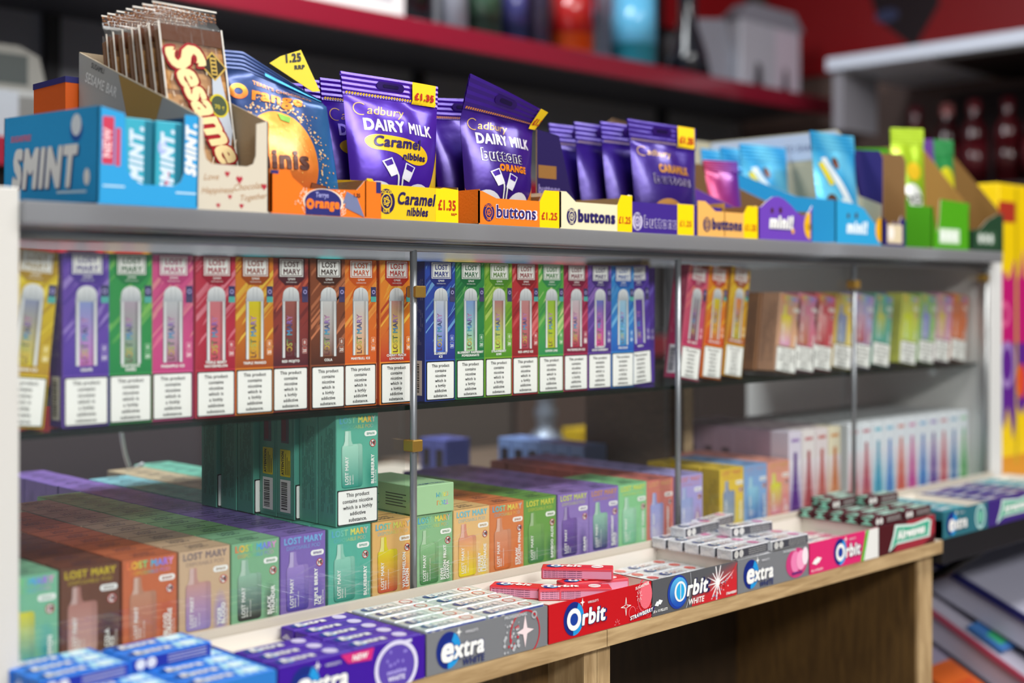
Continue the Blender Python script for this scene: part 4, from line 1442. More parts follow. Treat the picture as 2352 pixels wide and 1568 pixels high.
def pouch(name, label, cat, loc, rot, w, h, hs, B, colf, printf=None, sealf=None, wb=1., wt=1., seed=0, warp=None, group=None, backcol=None, flag=None):
    m = MB()
    fr = BagFr(w, h, hs, B, wb, wt, seed, warp, -1)
    bk = BagFr(w, h, hs, B * .8, wb, wt, seed, warp, 1)
    nx, ny = 26, 28
    for f, sg in ((fr, 1), (bk, -1)):
        for i in range(nx):
            for j in range(ny):
                x0, x1 = w * (i / nx - .5), w * ((i + 1) / nx - .5)
                y0, y1 = hs * j / ny, hs * (j + 1) / ny
                P = [(x0, y0), (x1, y0), (x1, y1), (x0, y1)]
                if sg < 0:
                    P = P[::-1]
                cc = [colf(x, y) if sg > 0 else (backcol or colf(x, y)) for x, y in P]
                m.face([f.pt(x, y) for x, y in P], cc, True)
    # gusset foot closes the pouch
    loc = Vector(loc) + Vector((0, 0, abs(sin(radians(rot[0]))) * B + abs(sin(radians(rot[1]))) * w * .5 * wb))
    n = nx
    for i in range(n):
        x0, x1 = w * (i / n - .5), w * ((i + 1) / n - .5)
        m.face([bk.pt(x0, 0), bk.pt(x1, 0), fr.pt(x1, 0), fr.pt(x0, 0)], colf(0, 0))
    if printf:
        printf(m, fr)
        fr.sx, fr.px = 1., 0.
    o = link(name, m.mesh(name, FILM()), None, loc, rot, label, cat, group)
    s = MB()
    ns = 9
    for f, sg in ((fr, 1), (bk, -1)):
        for i in range(nx):
            for j in range(ns):
                x0, x1 = w * (i / nx - .5), w * ((i + 1) / nx - .5)
                y0, y1 = hs + (h - hs) * j / ns, hs + (h - hs) * (j + 1) / ns
                P = [(x0, y0), (x1, y0), (x1, y1), (x0, y1)]
                if sg < 0:
                    P = P[::-1]
                # crimped ridges
                pts = [f.pt(x, y, 2.5 if ((j + (1 if y > y0 + 1e-7 else 0)) % 2 == 0) else 0) for x, y in P]
                s.face(pts, [colf(x, y) if sg > 0 else (backcol or colf(x, y)) for x, y in P])
    if sealf:
        sealf(s, fr)
    part('top_seal', s, FILM(), o)
    if flag:
        fm = MB()
        flag(fm, fr)
        part('price_flag', fm, CARD(), o, 'yellow price flag')
    return o


PUR = H('3f1494')
PURD = H('2e1068')
GOLD, YEL, ORG = H('d8b060'), H('f0c418'), H('f08a18')


def dm_print(kind):
    """purple pouch: gold script line, white capitals, flavour, two pouring glasses and splash"""
    def f(m, fr):
        w, hs = fr.w, fr.hs
        fr.sx, fr.px = 1.14, -.055
        for x in [(-.30, .905), ]:
            m.text(fr, 'adbury', -w * .232, hs * .845, hs * .075, 1, GOLD, 0, .35, fit=w * .36)
            m.stroke(fr, [(-w * .27 + w * .055 * cos(radians(a)), hs * .885 + hs * .052 * sin(radians(a))) for a in range(50, 300, 14)], .0008, 1, GOLD)
        if kind != 'caramilk':
            m.text(fr, 'DAIRY MILK', -w * .27, hs * .71, hs * .092, 1, H('e8e4f4'), 2, 0, fit=w * .66)
        if kind == 'caramel':
            P = [(-.27, .62), (-.20, .675), (-.05, .675), (.12, .655), (.24, .61), (.30, .53), (.26, .455), (.16, .43), (.06, .46), (.0, .52), (-.10, .54), (-.22, .545)]
            for _ in range(3):          # round the blob's corners
                Q2 = []
                for (a, b), (c_, d_) in zip(P, P[1:] + P[:1]):
                    Q2 += [(a * .75 + c_ * .25, b * .75 + d_ * .25), (a * .25 + c_ * .75, b * .25 + d_ * .75)]
                P = Q2
            m.poly(fr, [(a * w * 1.08, b * hs) for a, b in P], 1, YEL)
            m.text(fr, 'Caramel', -w * .22, hs * .575, hs * .085, 3, H('2a1660'), 2, .25, fit=w * .45)
            m.text(fr, 'nibbles', w * .03, hs * .478, hs * .055, 3, H('2a1660'), 2, .2, fit=w * .24)
        elif kind == 'orange':
            for k, (c, wt) in enumerate(((WHITE, 3), (PURD, 1))):
                m.text(fr, 'buttons', -w * .24, hs * .555, hs * .105, 2 + k * 2, c, wt, 0, fit=w * .50)
            m.text(fr, 'ORANGE', -w * .06, hs * .465, hs * .058, 2, ORG, 3, 0, fit=w * .36)
        else:
            m.text(fr, 'CARAMILK', -w * .12, hs * .66, hs * .085, 2, H('c88a40'), 3, 0, fit=w * .42)
            for k, (c, wt) in enumerate(((H('a8a0b8'), 3), (PURD, 1))):
                m.text(fr, 'buttons', -w * .20, hs * .53, hs * .10, 2 + k * 2, c, wt, 0, fit=w * .52)
            m.ell(fr, -w * .05, hs * .14, w * .22, hs * .22, 2, H('c08848'), 26, 4)
            m.ell(fr, -w * .05, hs * .12, w * .17, hs * .17, 3, H('a87038'), 26, 3)
            return
        # flavour-coloured corners
        cc = YEL if kind == 'caramel' else ORG
        for sx in (-1, 1):
            pts = []
            for i in range(9):
                t = i / 8
                pts.append((sx * w * (.5 - .26 * t), hs * ((.55 if sx > 0 and kind == 'caramel' else .30) * (1 - t) ** 1.4 + .14)))
            for (a, b), (c, d) in zip(pts, pts[1:]):
                m.poly(fr, [(a, b), (c, d), (c, hs * .02), (a, hs * .02)], 1, cc)
        # two glasses
        for sx, gx, gy, tl in ((-1, -.085, .40, 24), (1, .075, .365, -22)):
            a = radians(tl)
            R = lambda x, y: (w * gx + (x * cos(a) - y * sin(a)), hs * gy + (x * sin(a) + y * cos(a)))
            m.poly(fr, [R(-.0042, -.008), R(.0042, -.008), R(.0052, .008), R(-.0052, .008)], 3, H('ecebf6'))
            m.poly(fr, [R(-.0033, .002), R(.0033, .002), R(.0040, .0070), R(-.0040, .0070)], 4, PUR)
        m.stroke(fr, [(-w * .045, hs * .40), (-w * .02, hs * .33), (-w * .018, hs * .10)], .0016, 3, WHITE)
        m.stroke(fr, [(w * .035, hs * .36), (w * .018, hs * .30), (w * .016, hs * .10)], .0016, 3, WHITE)
        # splash and chocolates
        for sx in (-1, 1):
            m.ell(fr, sx * w * .20, hs * .08, w * .185, hs * .20, 2, H('f0eff6'), 26, 3)
            m.ell(fr, sx * w * .20, hs * .055, w * .125, hs * .14, 3, lambda x, y: mix(H('5a2a18'), H('a06038'), max(0, min(1, y / (hs * .2)))), 22, 3)
        m.rect(fr, -w * .3, hs * .015, w * .3, hs * .04, 4, H('f0eff6'), 6, 1)
    return f


def dm_seal(tear):
    def f(s, fr):
        w, h, hs = fr.w, fr.h, fr.hs
        n = 34
        for i in range(n):
            x = -w * .48 + w * .96 * i / n
            s.poly(fr, [(x, hs + .0008), (x + w * .018, hs + .0008), (x + w * .028, hs + .0030), (x + w * .010, hs + .0030)], 4, tear)
        s.rrect(fr, -w * .16, hs + (h - hs) * .42, w * .12, hs + (h - hs) * .78, (h - hs) * .16, 4, PURD)
        s.rrect(fr, -w * .10, hs + (h - hs) * .52, w * .06, hs + (h - hs) * .68, (h - hs) * .07, 5, H('1c0a44'))
    return f


def flag_on(text, x0=.20, x1=.46, lo=-.04):
    def f(m, fr):
        w, h, hs = fr.w, fr.h, fr.hs
        y0, y1 = hs + (h - hs) * lo, h - .0006
        m.rect(fr, w * x0, y0, w * x1, y1, 8, H('f4cc1c'), 3, 3)
        m.text(fr, text, w * (x0 + x1) / 2, y0 + (y1 - y0) * .22, (y1 - y0) * .28, 12, H('b82818'), 3, 0, al='c', fit=w * (x1 - x0) * .86)
    return f


def carton(label, loc, rz, W, D, fpts, cout, cin, art, hb, hl, hf, flap=None, hr=None, t=.0014, inr=None, bx0=0.):
    """open-topped display carton; fpts: outline of the front panel; side walls drop from hb at the back to hf at the front"""
    c, I = H(cout), H(cin)
    m = MB()
    m.box(bx0, W, .0006, D, 0, .0012, I)
    m.box(bx0, W, D - t, D, 0, hb, c, cols={'-y': I})
    for x, hh, fx in ((bx0, hl, 1), (W, hr or hl, -1)):
        prof = [(0, .0012), (D, .0012), (D, hf)] + hh + [(0, hb)]
        if fx == 1:
            m.prism(leftf(x, D, 0), prof, t, c, I, I)
        else:
            m.prism(Fr((W, 0, 0), (0, 1, 0), (0, 0, 1)), [(D - x_, y_) for x_, y_ in prof][::-1], t, c, inr or I, I)
    o = link('display_carton', m.mesh('display_carton', KRAFT()), None, loc, (0, 0, rz), label, 'display carton', 'display cartons on the top shelf')
    p = MB()
    fr = front(0, 0, 0)
    p.prism(fr, fpts, t, c, I, mix(I, WHITE, .3))
    q = MB()
    art(p, fr, q) if art.__code__.co_argcount == 3 else art(p, fr)
    po = part('front_panel', p, CARD(), o)
    if q.f:
        part('price_label', q, CARD(), po, 'yellow price label')
    return o


def price(m, fr, x0, x1, h0, h1, t, pts=None):
    m.poly(fr, pts or [(x0, 0), (x1, 0), (x1, h1), (x0, h0)], 1, H('f2c800'))
    m.text(fr, t, (x0 + x1) / 2, h0 * .28, min(h0 * .26, .0075), 2, H('b82c18'), 2, 0, al='c', fit=(x1 - x0) * .84)


def cocoa(m, fr, x, y, r, col, bg):
    m.ell(fr, x, y, r * .86, r, 1, col, 24)
    m.ell(fr, x, y, r * .56, r * .66, 2, bg, 20, 1, inner=.86)
    for k in range(5):
        a = 2 * pi * k / 5
        m.ell(fr, x + r * .22 * cos(a), y + r * .26 * sin(a), r * .13, r * .15, 2, bg, 8, 1, inner=.5)
    m.text(fr, 'COCOA', x, y + r * .62, r * .24, 2, bg, 2, al='c')
    m.text(fr, 'LIFE', x, y - r * .86, r * .24, 2, bg, 2, al='c')


# --- blue mint carton with two mint boxes
MW, MHt, MD = .0855, .0735, .168
mc = H('2a9cd8')


def smint_art(m, fr):
    m.rrect(fr, .0030, .030, .0125, .066, .001, 1, H('c83a58'))
    m.text(fr, 'NEW', .0100, .035, .0062, 2, H('f0c8d0'), 2, rot=90, fit=.027)
    m.rrect(fr, .0138, .029, .0180, .058, .001, 1, H('c84a68'))
    m.text(fr, 'SMINT.', MW - .0030, .0255, .0085, 1, WHITE, 3, .25, rot=90, fit=.042)
    m.rect(fr, .004, .0130, .022, .0145, 1, H('b8dcf0'))
    m.rect(fr, MW - .02, .0110, MW - .002, .0125, 1, H('b8dcf0'))


fp = [(0, 0), (MW, 0), (MW, MHt), (MW - .013, MHt), (MW - .013, .027), (MW - .016, .020), (MW - .022, .0165), (.036, .0165), (.029, .0195), (.024, .027), (.021, MHt - .004), (0, MHt)]
o = carton('bright blue mint carton with cut-out window, nearest on the top shelf', (.4685, .9240, ZS), 0, MW, MD, fp, '2a9cd8', '1a5a80', smint_art, MHt, [(D_, MHt) for D_ in (MD * .5,)], MHt)
o.rotation_euler[0] = radians(2.2)
m = MB()
fl = leftf(0, MD, 0)
for dx, dy, c, l in ((.002, -.0012, H('2a3a78'), 1), (0, 0, WHITE, 3)):
    m.text(fl, 'SMINT', .018 + dx, .015 + dy, .029, l, c, 3, .18, fit=.115)
m.ell(fl, .151, .0205, .005, .0065, 3, WHITE, 16)
m.text(fl, 'SUGARFREE', .014, .0525, .0046, 1, H('e07a98'), 2, .15, fit=.04)
m.ell(fl, .132, .0570, .0105, .0090, 1, H('1a5ab0'), 20)
m.ell(fl, .132, .0610, .0085, .0085, 2, H('e8f0f6'), 20)
m.rect(fl, .10, .0085, .15, .0105, 1, H('c8e4f2'))
m.box(0.0001, .0002, 0, .001, 0, .001, mc)
part('side_print', m, CARD(), o, 'white lettering on the carton side')
for i, x in enumerate((.0225, .0490)):
    m = MB()
    m.box(0, .0235, 0, .020, 0, .0655, H('2a98b0'), .001, {'-y': H('38a8c0')})
    fr = front(0, 0, 0)
    m.text(fr, 'SMINT.', .0155, .010, .0105, 1, H('d4e4f4'), 3, .2, rot=90, fit=.050)
    m.rect(fr, .017, .002, .0235, .064, 1, H('1c7088'))
    if i:
        m.ell(fr, .006, .045, .004, .006, 1, H('a8b8e8'), 14)
        m.rect(fr, .0085, .010, .0125, .026, 1, H('c0486a'))
    link('mint_box', m.mesh('mint_box', CARD()), None, Vector((.4685, .9240, ZS)) + Euler((radians(2.2), 0, 0)).to_matrix() @ Vector((x, .0030, .0016)), (2.2, 0, 0),
         ['small teal mint box behind the window, beside the red sticker', 'small teal mint box behind the window with a lilac patch'][i], 'mints', 'mint boxes in the blue carton')

# --- sesame bar carton
SWd, SDp = .0686, .203


def sesame_art(m, fr):
    br, rd = H('a8784a'), H('b02038')
    for t, x, y, h_, rt in (('Love', .006, .024, .0050, 4), ('Happiness', .004, .013, .0050, 4), ('Chocolate', .034, .0165, .0052, 8), ('Together', .040, .0085, .0048, 8)):
        m.text(fr, t, x, y, h_, 1, br, 0, .35, rot=rt)
    for x, y, s_ in ((.0285, .030, .0026), (.040, .026, .0034), (.031, .0115, .002), (.064, .0215, .0028), (.042, .0045, .0022), (.020, .004, .002)):
        m.poly(fr, [(x, y - s_), (x + s_, y + s_ * .3), (x + s_ * .5, y + s_), (x, y + s_ * .5), (x - s_ * .5, y + s_), (x - s_, y + s_ * .3)], 1, rd)


fp = [(0, 0), (SWd, 0), (SWd, .077), (SWd - .012, .0735), (SWd - .0125, .047), (SWd - .015, .040), (SWd - .021, .0375), (.014, .0375), (.009, .041), (.007, .048), (.006, .074), (0, .0755)]
o = carton('grey card carton of sesame bars with slanting sides', (.5565, .9300, ZS), 0, SWd, SDp, fp, 'cfc6b4', 'a89880', sesame_art, .153, [], .0765)
m = MB()
fl = Fr((-.0001, SDp, 0), (0, -1, 0), (0, 0, 1))
m.poly(fl, [(.0006, .001), (SDp - .001, .001), (SDp - .001, .0758), (.0006, .1522)], 1, H('aaa8a2'))  # side painted greyer than the card, its shade put into the colour
m.poly(fl, [(.075, .1235), (.15, .0958), (.13, .06), (.10, .06)], 2, H('b08a48'))
m.poly(fl, [(.012, .06), (.045, .10), (.07, .085), (.07, .06)], 2, H('a8843c'))
m.text(fl, 'SESAME BAR', .012, .125, .0085, 2, H('e4e2dc'), 1, rot=-20, fit=.062)
m.text(fl, 'SUSAMLI', .024, .136, .0045, 2, H('5a5a58'), 1, rot=-20, fit=.04)
part('side_print', m, CARD(), o, 'printed side with golden picture, its shade put into the grey')

WRAP = clear('clear_wrapper', (.93, .91, .88), 1., .12, .05)  # the diffuse haze stands in for the film's sheen


def sesame_bar(i):
    bw, bh, bt = .0590, .164, .0095
    m = MB()
    r = random.Random(11)
    nx, nz = 16, 34
    for a in range(nx):
        for b in range(nz):
            x0, x1 = bw * (a / nx - .5), bw * ((a + 1) / nx - .5)
            z0, z1 = .004 + (bh - .02) * b / nz, .004 + (bh - .02) * (b + 1) / nz
            t = (b % 5) / 5
            c = mix(H('9a6a3a'), H('cfa068'), r.random() * .8)
            if b % 5 == 0:
                c = mix(c, H('6a3e20'), .6)
            y = -bt / 2 + (.0006 if b % 5 == 0 else 0)
            m.face([(x0, y, z0), (x1, y, z0), (x1, y, z1), (x0, y, z1)], c)
    m.box(-bw / 2, bw / 2, -bt / 2 + .0008, bt / 2, .004, bh - .016, H('8a5a30'), .0006)
    lb = ['front sesame bar with red and cream lettering in clear wrapper', 'second sesame bar behind the lettered one', 'third sesame bar edge-on in the grey carton', 'fourth sesame bar edge-on in the grey carton',
          'fifth sesame bar edge-on in the grey carton', 'sixth sesame bar edge-on in the grey carton', 'rearmost sesame bar edge-on in the grey carton'][i]
    y = .9720 + i * .0165
    o = link('sesame_bar', m.mesh('sesame_bar', KRAFT()), None, (.5912, y, ZS + .0125), (-13 + i * .5, (.3, 0, -.3, .3, 0, -.3, .3)[i], -1), lb, 'sesame bar', 'wrapped sesame bars')
    wv = MB()
    W2, H2, T2 = bw / 2 + .0015, bh - .012, bt / 2 + .0012
    n = 18
    rr = random.Random(i)
    for sg in (-1, 1):
        for a in range(n):
            for b in range(12):
                def q(a_, b_):
                    x = W2 * (2 * a_ / n - 1)
                    return (x, sg * (T2 * (1 - abs(x / W2) ** 8) + .0005 * sin(a_ * 1.9 + b_ * .9 + i)), .001 + H2 * b_ / 12)
                P = [q(a, b), q(a + 1, b), q(a + 1, b + 1), q(a, b + 1)]
                wv.face(P if sg < 0 else P[::-1], WHITE, True)
    for a in range(n):
        x0, x1 = W2 * (2 * a / n - 1), W2 * (2 * (a + 1) / n - 1)
        yy = lambda x: .0022 * sin(x * 60 + i)
        wv.face([(x0, -T2 * .9, H2), (x1, -T2 * .9, H2), (x1, yy(x1), H2 + .010), (x0, yy(x0), H2 + .010)], WHITE, True)
        wv.face([(x0, yy(x0), H2 + .010), (x1, yy(x1), H2 + .010), (x1, yy(x1), H2 + .020), (x0, yy(x0), H2 + .020)], WHITE, True)
    part('clear_wrapper', wv, WRAP, o, 'clear crinkled wrapper')
    e = MB()
    for k in range(46):
        x = W2 * (2 * k / 46 - 1)
        yy = .0022 * sin(x * 60 + i) - .0004
        for j in range(3):
            e.face([(x, yy, H2 + .0105 + j * .003), (x + .0016, yy, H2 + .0105 + j * .003), (x + .0016, yy, H2 + .0125 + j * .003), (x, yy, H2 + .0125 + j * .003)], H('5a3018') if (k + j) % 2 else H('8a5a30')) if (k * 7 + j * 3) % 4 else None
    e.face([(-W2, -T2 - .0003, H2 - .016), (W2, -T2 - .0003, H2 - .016), (W2, -T2 - .0003, H2 - .001), (-W2, -T2 - .0003, H2 - .001)], H('56301c'))
    for xe in (-W2, W2 - .0016):  # pale strips painted along the edges as glints on the film
        e.face([(xe, -T2 - .0006, .002), (xe + .0016, -T2 - .0006, .002), (xe + .0016, -T2 - .0006, H2 + .001), (xe, -T2 - .0006, H2 + .001)], H('d8d4cc'))
    e.face([(-W2, -.0012, H2 + .019), (W2, -.0012, H2 + .019), (W2, -.0012, H2 + .0205), (-W2, -.0012, H2 + .0205)], H('d8d4cc'))
    part('end_print_glints', e, GLOSS(), o, 'brown printed wrapper end with painted pale edge glints')
    if i == 0:
        p = MB()
        fr = Fr((0, -T2 - .0011, 0), (1, 0, 0), (0, 0, 1), .0002)
        for l, c, wt, dx in ((1, H('a01824'), 3, 0), (3, H('f0d8a0'), 1, 0)):
            P = 'Sesame'
            kk = .0205 / GLY['cap']
            x, y_ = -.0285, .1290
            for ch, sz in zip(P, (1.3, 1, 1, 1, 1, 1)):
                if l == 1:
                    for ox, oy in ((-.0012, 0), (.0012, 0), (0, .0012), (0, -.0012), (.0009, .0009), (-.0009, -.0009)):
                        p.text(fr, ch, x + ox, y_ + oy, .0240 * sz, l, c, wt, .2, rot=-67)
                else:
                    p.text(fr, ch, x, y_, .0240 * sz, l, c, 2, .2, rot=-67)
                st = GLY[ch] * .0240 * sz / GLY['cap'] * .98
                x += st * cos(radians(-67))
                y_ += st * sin(radians(-67))
        # pale plume, badge and diamond
        p.poly(fr, [(.016, .118), (.022, .118), (.026, .09), (.029, .06), (.024, .04), (.018, .062), (.013, .085)], .3, H('b8c0cc'))
        p.ell(fr, .0185, .0820, .0092, .0108, 1, H('d0c030'), 26)
        p.ell(fr, .0185, .0820, .0076, .0090, 2, H('46523a'), 24)
        p.text(fr, '70 g', .0185, .0790, .0036, 3, H('c8b838'), 1, al='c')
        p.poly(fr, [(.0045, .1175), (.0175, .1310), (.0305, .1175), (.0175, .1040)], 1, H('c8a850'))
        p.poly(fr, [(.0065, .1175), (.0175, .1290), (.0285, .1175), (.0175, .1060)], 2, H('2a2418'))
        p.text(fr, 'KOSKA', .0205, .1095, .0055, 3, H('d8b860'), 2, rot=90, fit=.016) if False else p.rect(fr, .0145, .1095, .0205, .1255, 3, H('c8a850'))
        for k in range(4):
            p.rect(fr, .0155, .1110 + .0036 * k, .0195, .1128 + .0036 * k, 4, H('2a2418'))
        rr = random.Random(6)
        for k in range(22):
            x, z = rr.uniform(-.030, .030), rr.uniform(.02, .12)
            p.stroke(fr, [(x, z), (x + rr.uniform(-.003, .003), z + rr.uniform(.003, .009))], .0007, .2, H('e8d8c0'))
        part('printed_logo', p, GLOSS(), o, 'red and cream lettering')
    return o


for i in range(7):
    sesame_bar(i)

# --- orange minis pouch and carton
OB = H('27406e')


def orange_col(x, y):
    t = max(0, min(1, y / .12))
    e = max(0, min(1, (x / .05 - .4) * 1.6)) * (1 - t * .8)
    return mix(mix(H('2c4a80'), H('24407a'), t), H('2a86c0'), e)


def orange_print(m, fr):
    w, hs = fr.w, fr.hs
    fr.sx, fr.px = 1.06, -.06
    oc = lambda x, y: mix(H('d86a28'), H('f0a038'), max(0, min(1, (y / hs - .2) / .5)))
    m.ell(fr, -w * .02, hs * .37, w * .34, hs * .34, 2, oc, 36, 6)
    r = random.Random(3)
    for i in range(330):
        a = r.uniform(-.7, pi + .7)
        q = 1.04 + abs(r.gauss(0, .18))
        x, y = -w * .02 + w * .34 * q * cos(a), hs * .37 + hs * .34 * q * sin(a)
        if abs(x) < w * .48 and y < hs * .83:
            k = r.uniform(.0004, .0011)
            m.ell(fr, x, y, k, k, 2, H('e8b070') if r.random() < .7 else H('f0d8b0'), 6)
    for i in range(90):
        a, q = r.uniform(0, 2 * pi), sqrt(r.random()) * .9
        m.ell(fr, -w * .02 + w * .33 * q * cos(a), hs * .37 + hs * .33 * q * sin(a), .0005, .0006, 4, H('f8c060'), 6)
    m.text(fr, 'minis', -w * .31, hs * .31, hs * .125, 6, H('4a2014'), 2, .05, fit=w * .58)
    m.poly(fr, [(w * .0, hs * .70), (w * .12, hs * .67), (w * .10, hs * .63), (w * .02, hs * .65)], 5, H('7ab040'))
    m.ell(fr, -w * .32, hs * .845, w * .085, hs * .055, 3, lambda x, y: mix(H('e06a20'), H('f0c040'), max(0, min(1, (y / hs - .80) / .1))), 22, 1, inner=.45)
    m.text(fr, 'range', -w * .22, hs * .79, hs * .105, 3, H('f09028'), 2, .1, fit=w * .66, rot=-5)
    m.text(fr, "TERRY'S CHOCOLATE", -w * .18, hs * .91, hs * .032, 3, H('d89048'), 1, 0, fit=w * .56, rot=-6)
    for a, b in ((.18, .10), (.29, .16), (.30, .06)):
        m.poly(fr, [(w * (a - .1), hs * (b - .05)), (w * (a + .06), hs * (b - .06)), (w * (a + .09), hs * (b + .04)), (w * (a - .06), hs * (b + .06))], 5, H('6a3422'))
        m.poly(fr, [(w * (a - .08), hs * (b + .01)), (w * (a + .07), hs * b), (w * (a + .08), hs * (b + .035)), (w * (a - .055), hs * (b + .055))], 6, H('8a4c30'))
    m.rrect(fr, w * .36, hs * .02, w * .45, hs * .17, .003, 5, H('d8e4ec'))
    for k in range(4):
        m.rect(fr, w * .375, hs * (.035 + .033 * k), w * .435, hs * (.05 + .033 * k), 6, H('2a3a60'))


def orange_flag(m, fr):
    P = [(-.014, .1370), (-.004, .1440), (.0155, .1515), (.0330, .1150), (.026, .1140)]
    f2 = Fr((0, .004, 0), (1, 0, 0), (0, 0, 1))
    m.prism(f2, P[::-1] if False else P, .0006, H('e4cc18'))
    m.poly(f2, P, 1, H('e8d01c'))
    m.text(f2, '1.25', .0000, .1385, .0070, 3, BLACK, 3, .15, rot=10, fit=.0165)
    m.text(f2, 'RRP', .0090, .1330, .0035, 3, BLACK, 3, .1, rot=8)


def orange_warp(x, y, z):
    # torn-open top: right shoulder drops
    x -= .10 * max(0, z - .02)
    if z > .100:
        z -= (z - .100) * max(0, (x + .040) / .075) * .9
    return (x, y, z)


o = pouch('snack_pouch', 'blue pouch with an orange fruit picture reading minis', 'chocolate pouch', (.6790, .9790, ZS + .0018), (-3, 0, -17), .1000, .1440, .128, .0165,
          orange_col, orange_print, lambda s, fr: s.rect(fr, -fr.w * .1, fr.hs + .003, fr.w * .49, fr.hs + .0065, 4, H('3aa8d8'), 8, 1), .98, .88, 5, orange_warp, flag=orange_flag)
TW = .1008


def terry_art(m, fr):
    nv = H('2a2a6e')
    m.rect(fr, 0, .0335, .0075, .0362, 1, nv)
    m.ell(fr, .054, .012, .0215, .0116, 1, H('f4dcc8'), 30)
    r = random.Random(2)
    for i in range(170):
        a = r.uniform(0, 2 * pi)
        q = 1 + abs(r.gauss(0, .16))
        x, y = .054 + .0215 * q * cos(a), .012 + .0135 * q * sin(a)
        if .012 < x < .098 and .0006 < y < .0228:
            m.ell(fr, x, y, .0006, .0005, 2, H('f4dcc8'), 6)
    P = [(.0350, .0006), (.0720, .0006)] + [(.0535 + .0195 * cos(a), .0118 + .0112 * sin(a)) for a in [radians(k) for k in range(-20, 201, 12)]]
    m.poly(fr, P, 3, nv)
    m.ell(fr, .0395, .0098, .0042, .0046, 5, H('f07a20'), 18, 1, inner=.35)
    m.text(fr, 'range', .0445, .0070, .0075, 5, H('f07a20'), 3, .05, fit=.0265)
    m.text(fr, 'Terrys', .045, .0160, .0042, 5, H('a8a8e0'), 1, .1, fit=.014)
    m.poly(fr, [(.079, .0225), (.0745, .0120), (.0780, .0120), (.0765, .0085), (.0985, .0006), (.0900, .0180)], 3, H('70789c'))
    m.text(fr, '1.25', .086, .0180, .0034, 4, H('3a2a2a'), 2, fit=.008)
    m.rect(fr, .112, .0230, .1174, .0330, 1, nv)


fp = [(0, 0), (.1178, 0), (.1178, .0332), (.0992, .0332), (.0952, .0290), (.0905, .0245), (.0350, .0225), (.022, .031), (.0185, .0375), (.0085, .0372), (.0078, .0362), (0, .0362)]
carton('orange carton with a navy oval in front of the blue pouch', (.6268, .9290, ZS), 0, TW, .150, fp, 'ee7418', 'a8784a', terry_art, .036, [(.12, .034)], .034)
m = bx(0, .072, 0, .066, 0, .1290, H('d85a10'), ch=.0004)
m.box(-.0004, .0724, -.0004, .0664, .1245, .1300, H('28286a'))
link('display_carton', m.mesh('display_carton', CARD()), None, (.5450, 1.1360, ZS + .0003), (0, 0, 0), 'plain orange carton with a navy top edge behind the bright blue mint carton', 'display carton')

# --- caramel pouches
pu = lambda x, y: mix(PUR, H('4c1fac'), max(0, min(1, y / .12)))
pud = lambda x, y: mix(PURD, PUR, max(0, min(1, y / .16)))
NB = ['second caramel pouch, purple, just behind the front one', 'third caramel pouch, purple, farther behind the front one', 'rearmost caramel pouch with its dark seal folded']
pouch('chocolate_pouch', 'purple pouch with a yellow blob reading caramel nibbles', 'chocolate pouch', (.7885, .9640, ZS + .0018), (-4, 1.2, -2), .1060, .1330, .112, .0185, pu, dm_print('caramel'), dm_seal(YEL), .90, 1.08, 2,
      group='purple chocolate pouches', flag=flag_on('£1.35'))
for i in range(3):
    pouch('chocolate_pouch', NB[i], 'chocolate pouch', (.7865 - .002 * i, .9960 + .027 * i, ZS + .0018), (-3 - i, -1, (-4, 3, -7)[i]), .1000, .1330 + .0015 * i, .112, .0135, pud, dm_print('caramel') if i == 0 else None, dm_seal(YEL), .95, 1.04, 12 + i, group='purple chocolate pouches')


def caramel_art(m, fr, q):
    q.rect(fr, .0815, 0, .1102, .0318, 1, H('f4d408'))
    nv = H('241650')
    cocoa(m, fr, .0225, .0165, .0115, nv, H('f0c81c'))
    m.text(fr, 'Caramel', .0345, .0150, .0105, 2, nv, 2, .25, fit=.0460)
    m.text(fr, 'nibbles', .0460, .0048, .0075, 2, nv, 2, .2, fit=.0260)
    q.text(fr, '£1.35', .0960, .0120, .0090, 2, H('b83018'), 2, al='c', fit=.0230)
    q.text(fr, 'RRP*', .1010, .0070, .0022, 2, H('b83018'), 2)


fp = [(0, 0), (.1102, 0), (.1102, .0300), (.1085, .0318), (.0920, .0330), (.0880, .0318), (.0100, .0318), (.006, .036), (0, .036)]
carton('yellow carton reading caramel nibbles', (.7310, .9325, ZS), 0, .1102, .150, fp, 'e6c01c', '8a6a48', caramel_art, .042, [(.1, .038)], .034)

# --- orange buttons
pd2 = lambda x, y: mix(H('35127c'), H('3a1684'), max(0, min(1, y / .12)))


def tilt_top(x, y, z):
    k = max(0, z - .10)
    return (x + k * .15, y - k * .35, z - k * max(-.3, (x + .03) * 6.5))


pouch('chocolate_pouch', 'dark purple pouch reading buttons orange, with a bent price flag', 'chocolate pouch', (.9250, .9640, ZS + .0018), (-4, 2, -4), .0960, .1400, .110, .0175, pd2, dm_print('orange'), dm_seal(H('d88a30')), .86, 1.06, 21,
      warp=tilt_top, group='purple chocolate pouches', flag=flag_on('£1.25', .40, .56, -.25))
for i in range(3):
    pouch('chocolate_pouch', ['second pouch in the orange buttons carton, crumpled purple', 'third pouch in the orange buttons carton, seal folded over', 'rearmost pouch in the orange buttons carton'][i], 'chocolate pouch',
          (.9190 - .003 * i, .9970 + .028 * i, ZS + .0018), (-4, (-3, -5, 2)[i], (-8, 3, -5)[i]), .0800, .1300 + .002 * i, .108, .0135, pud, None, dm_seal(H('d88a30')), .95, 1.05, 31 + i, group='purple chocolate pouches')


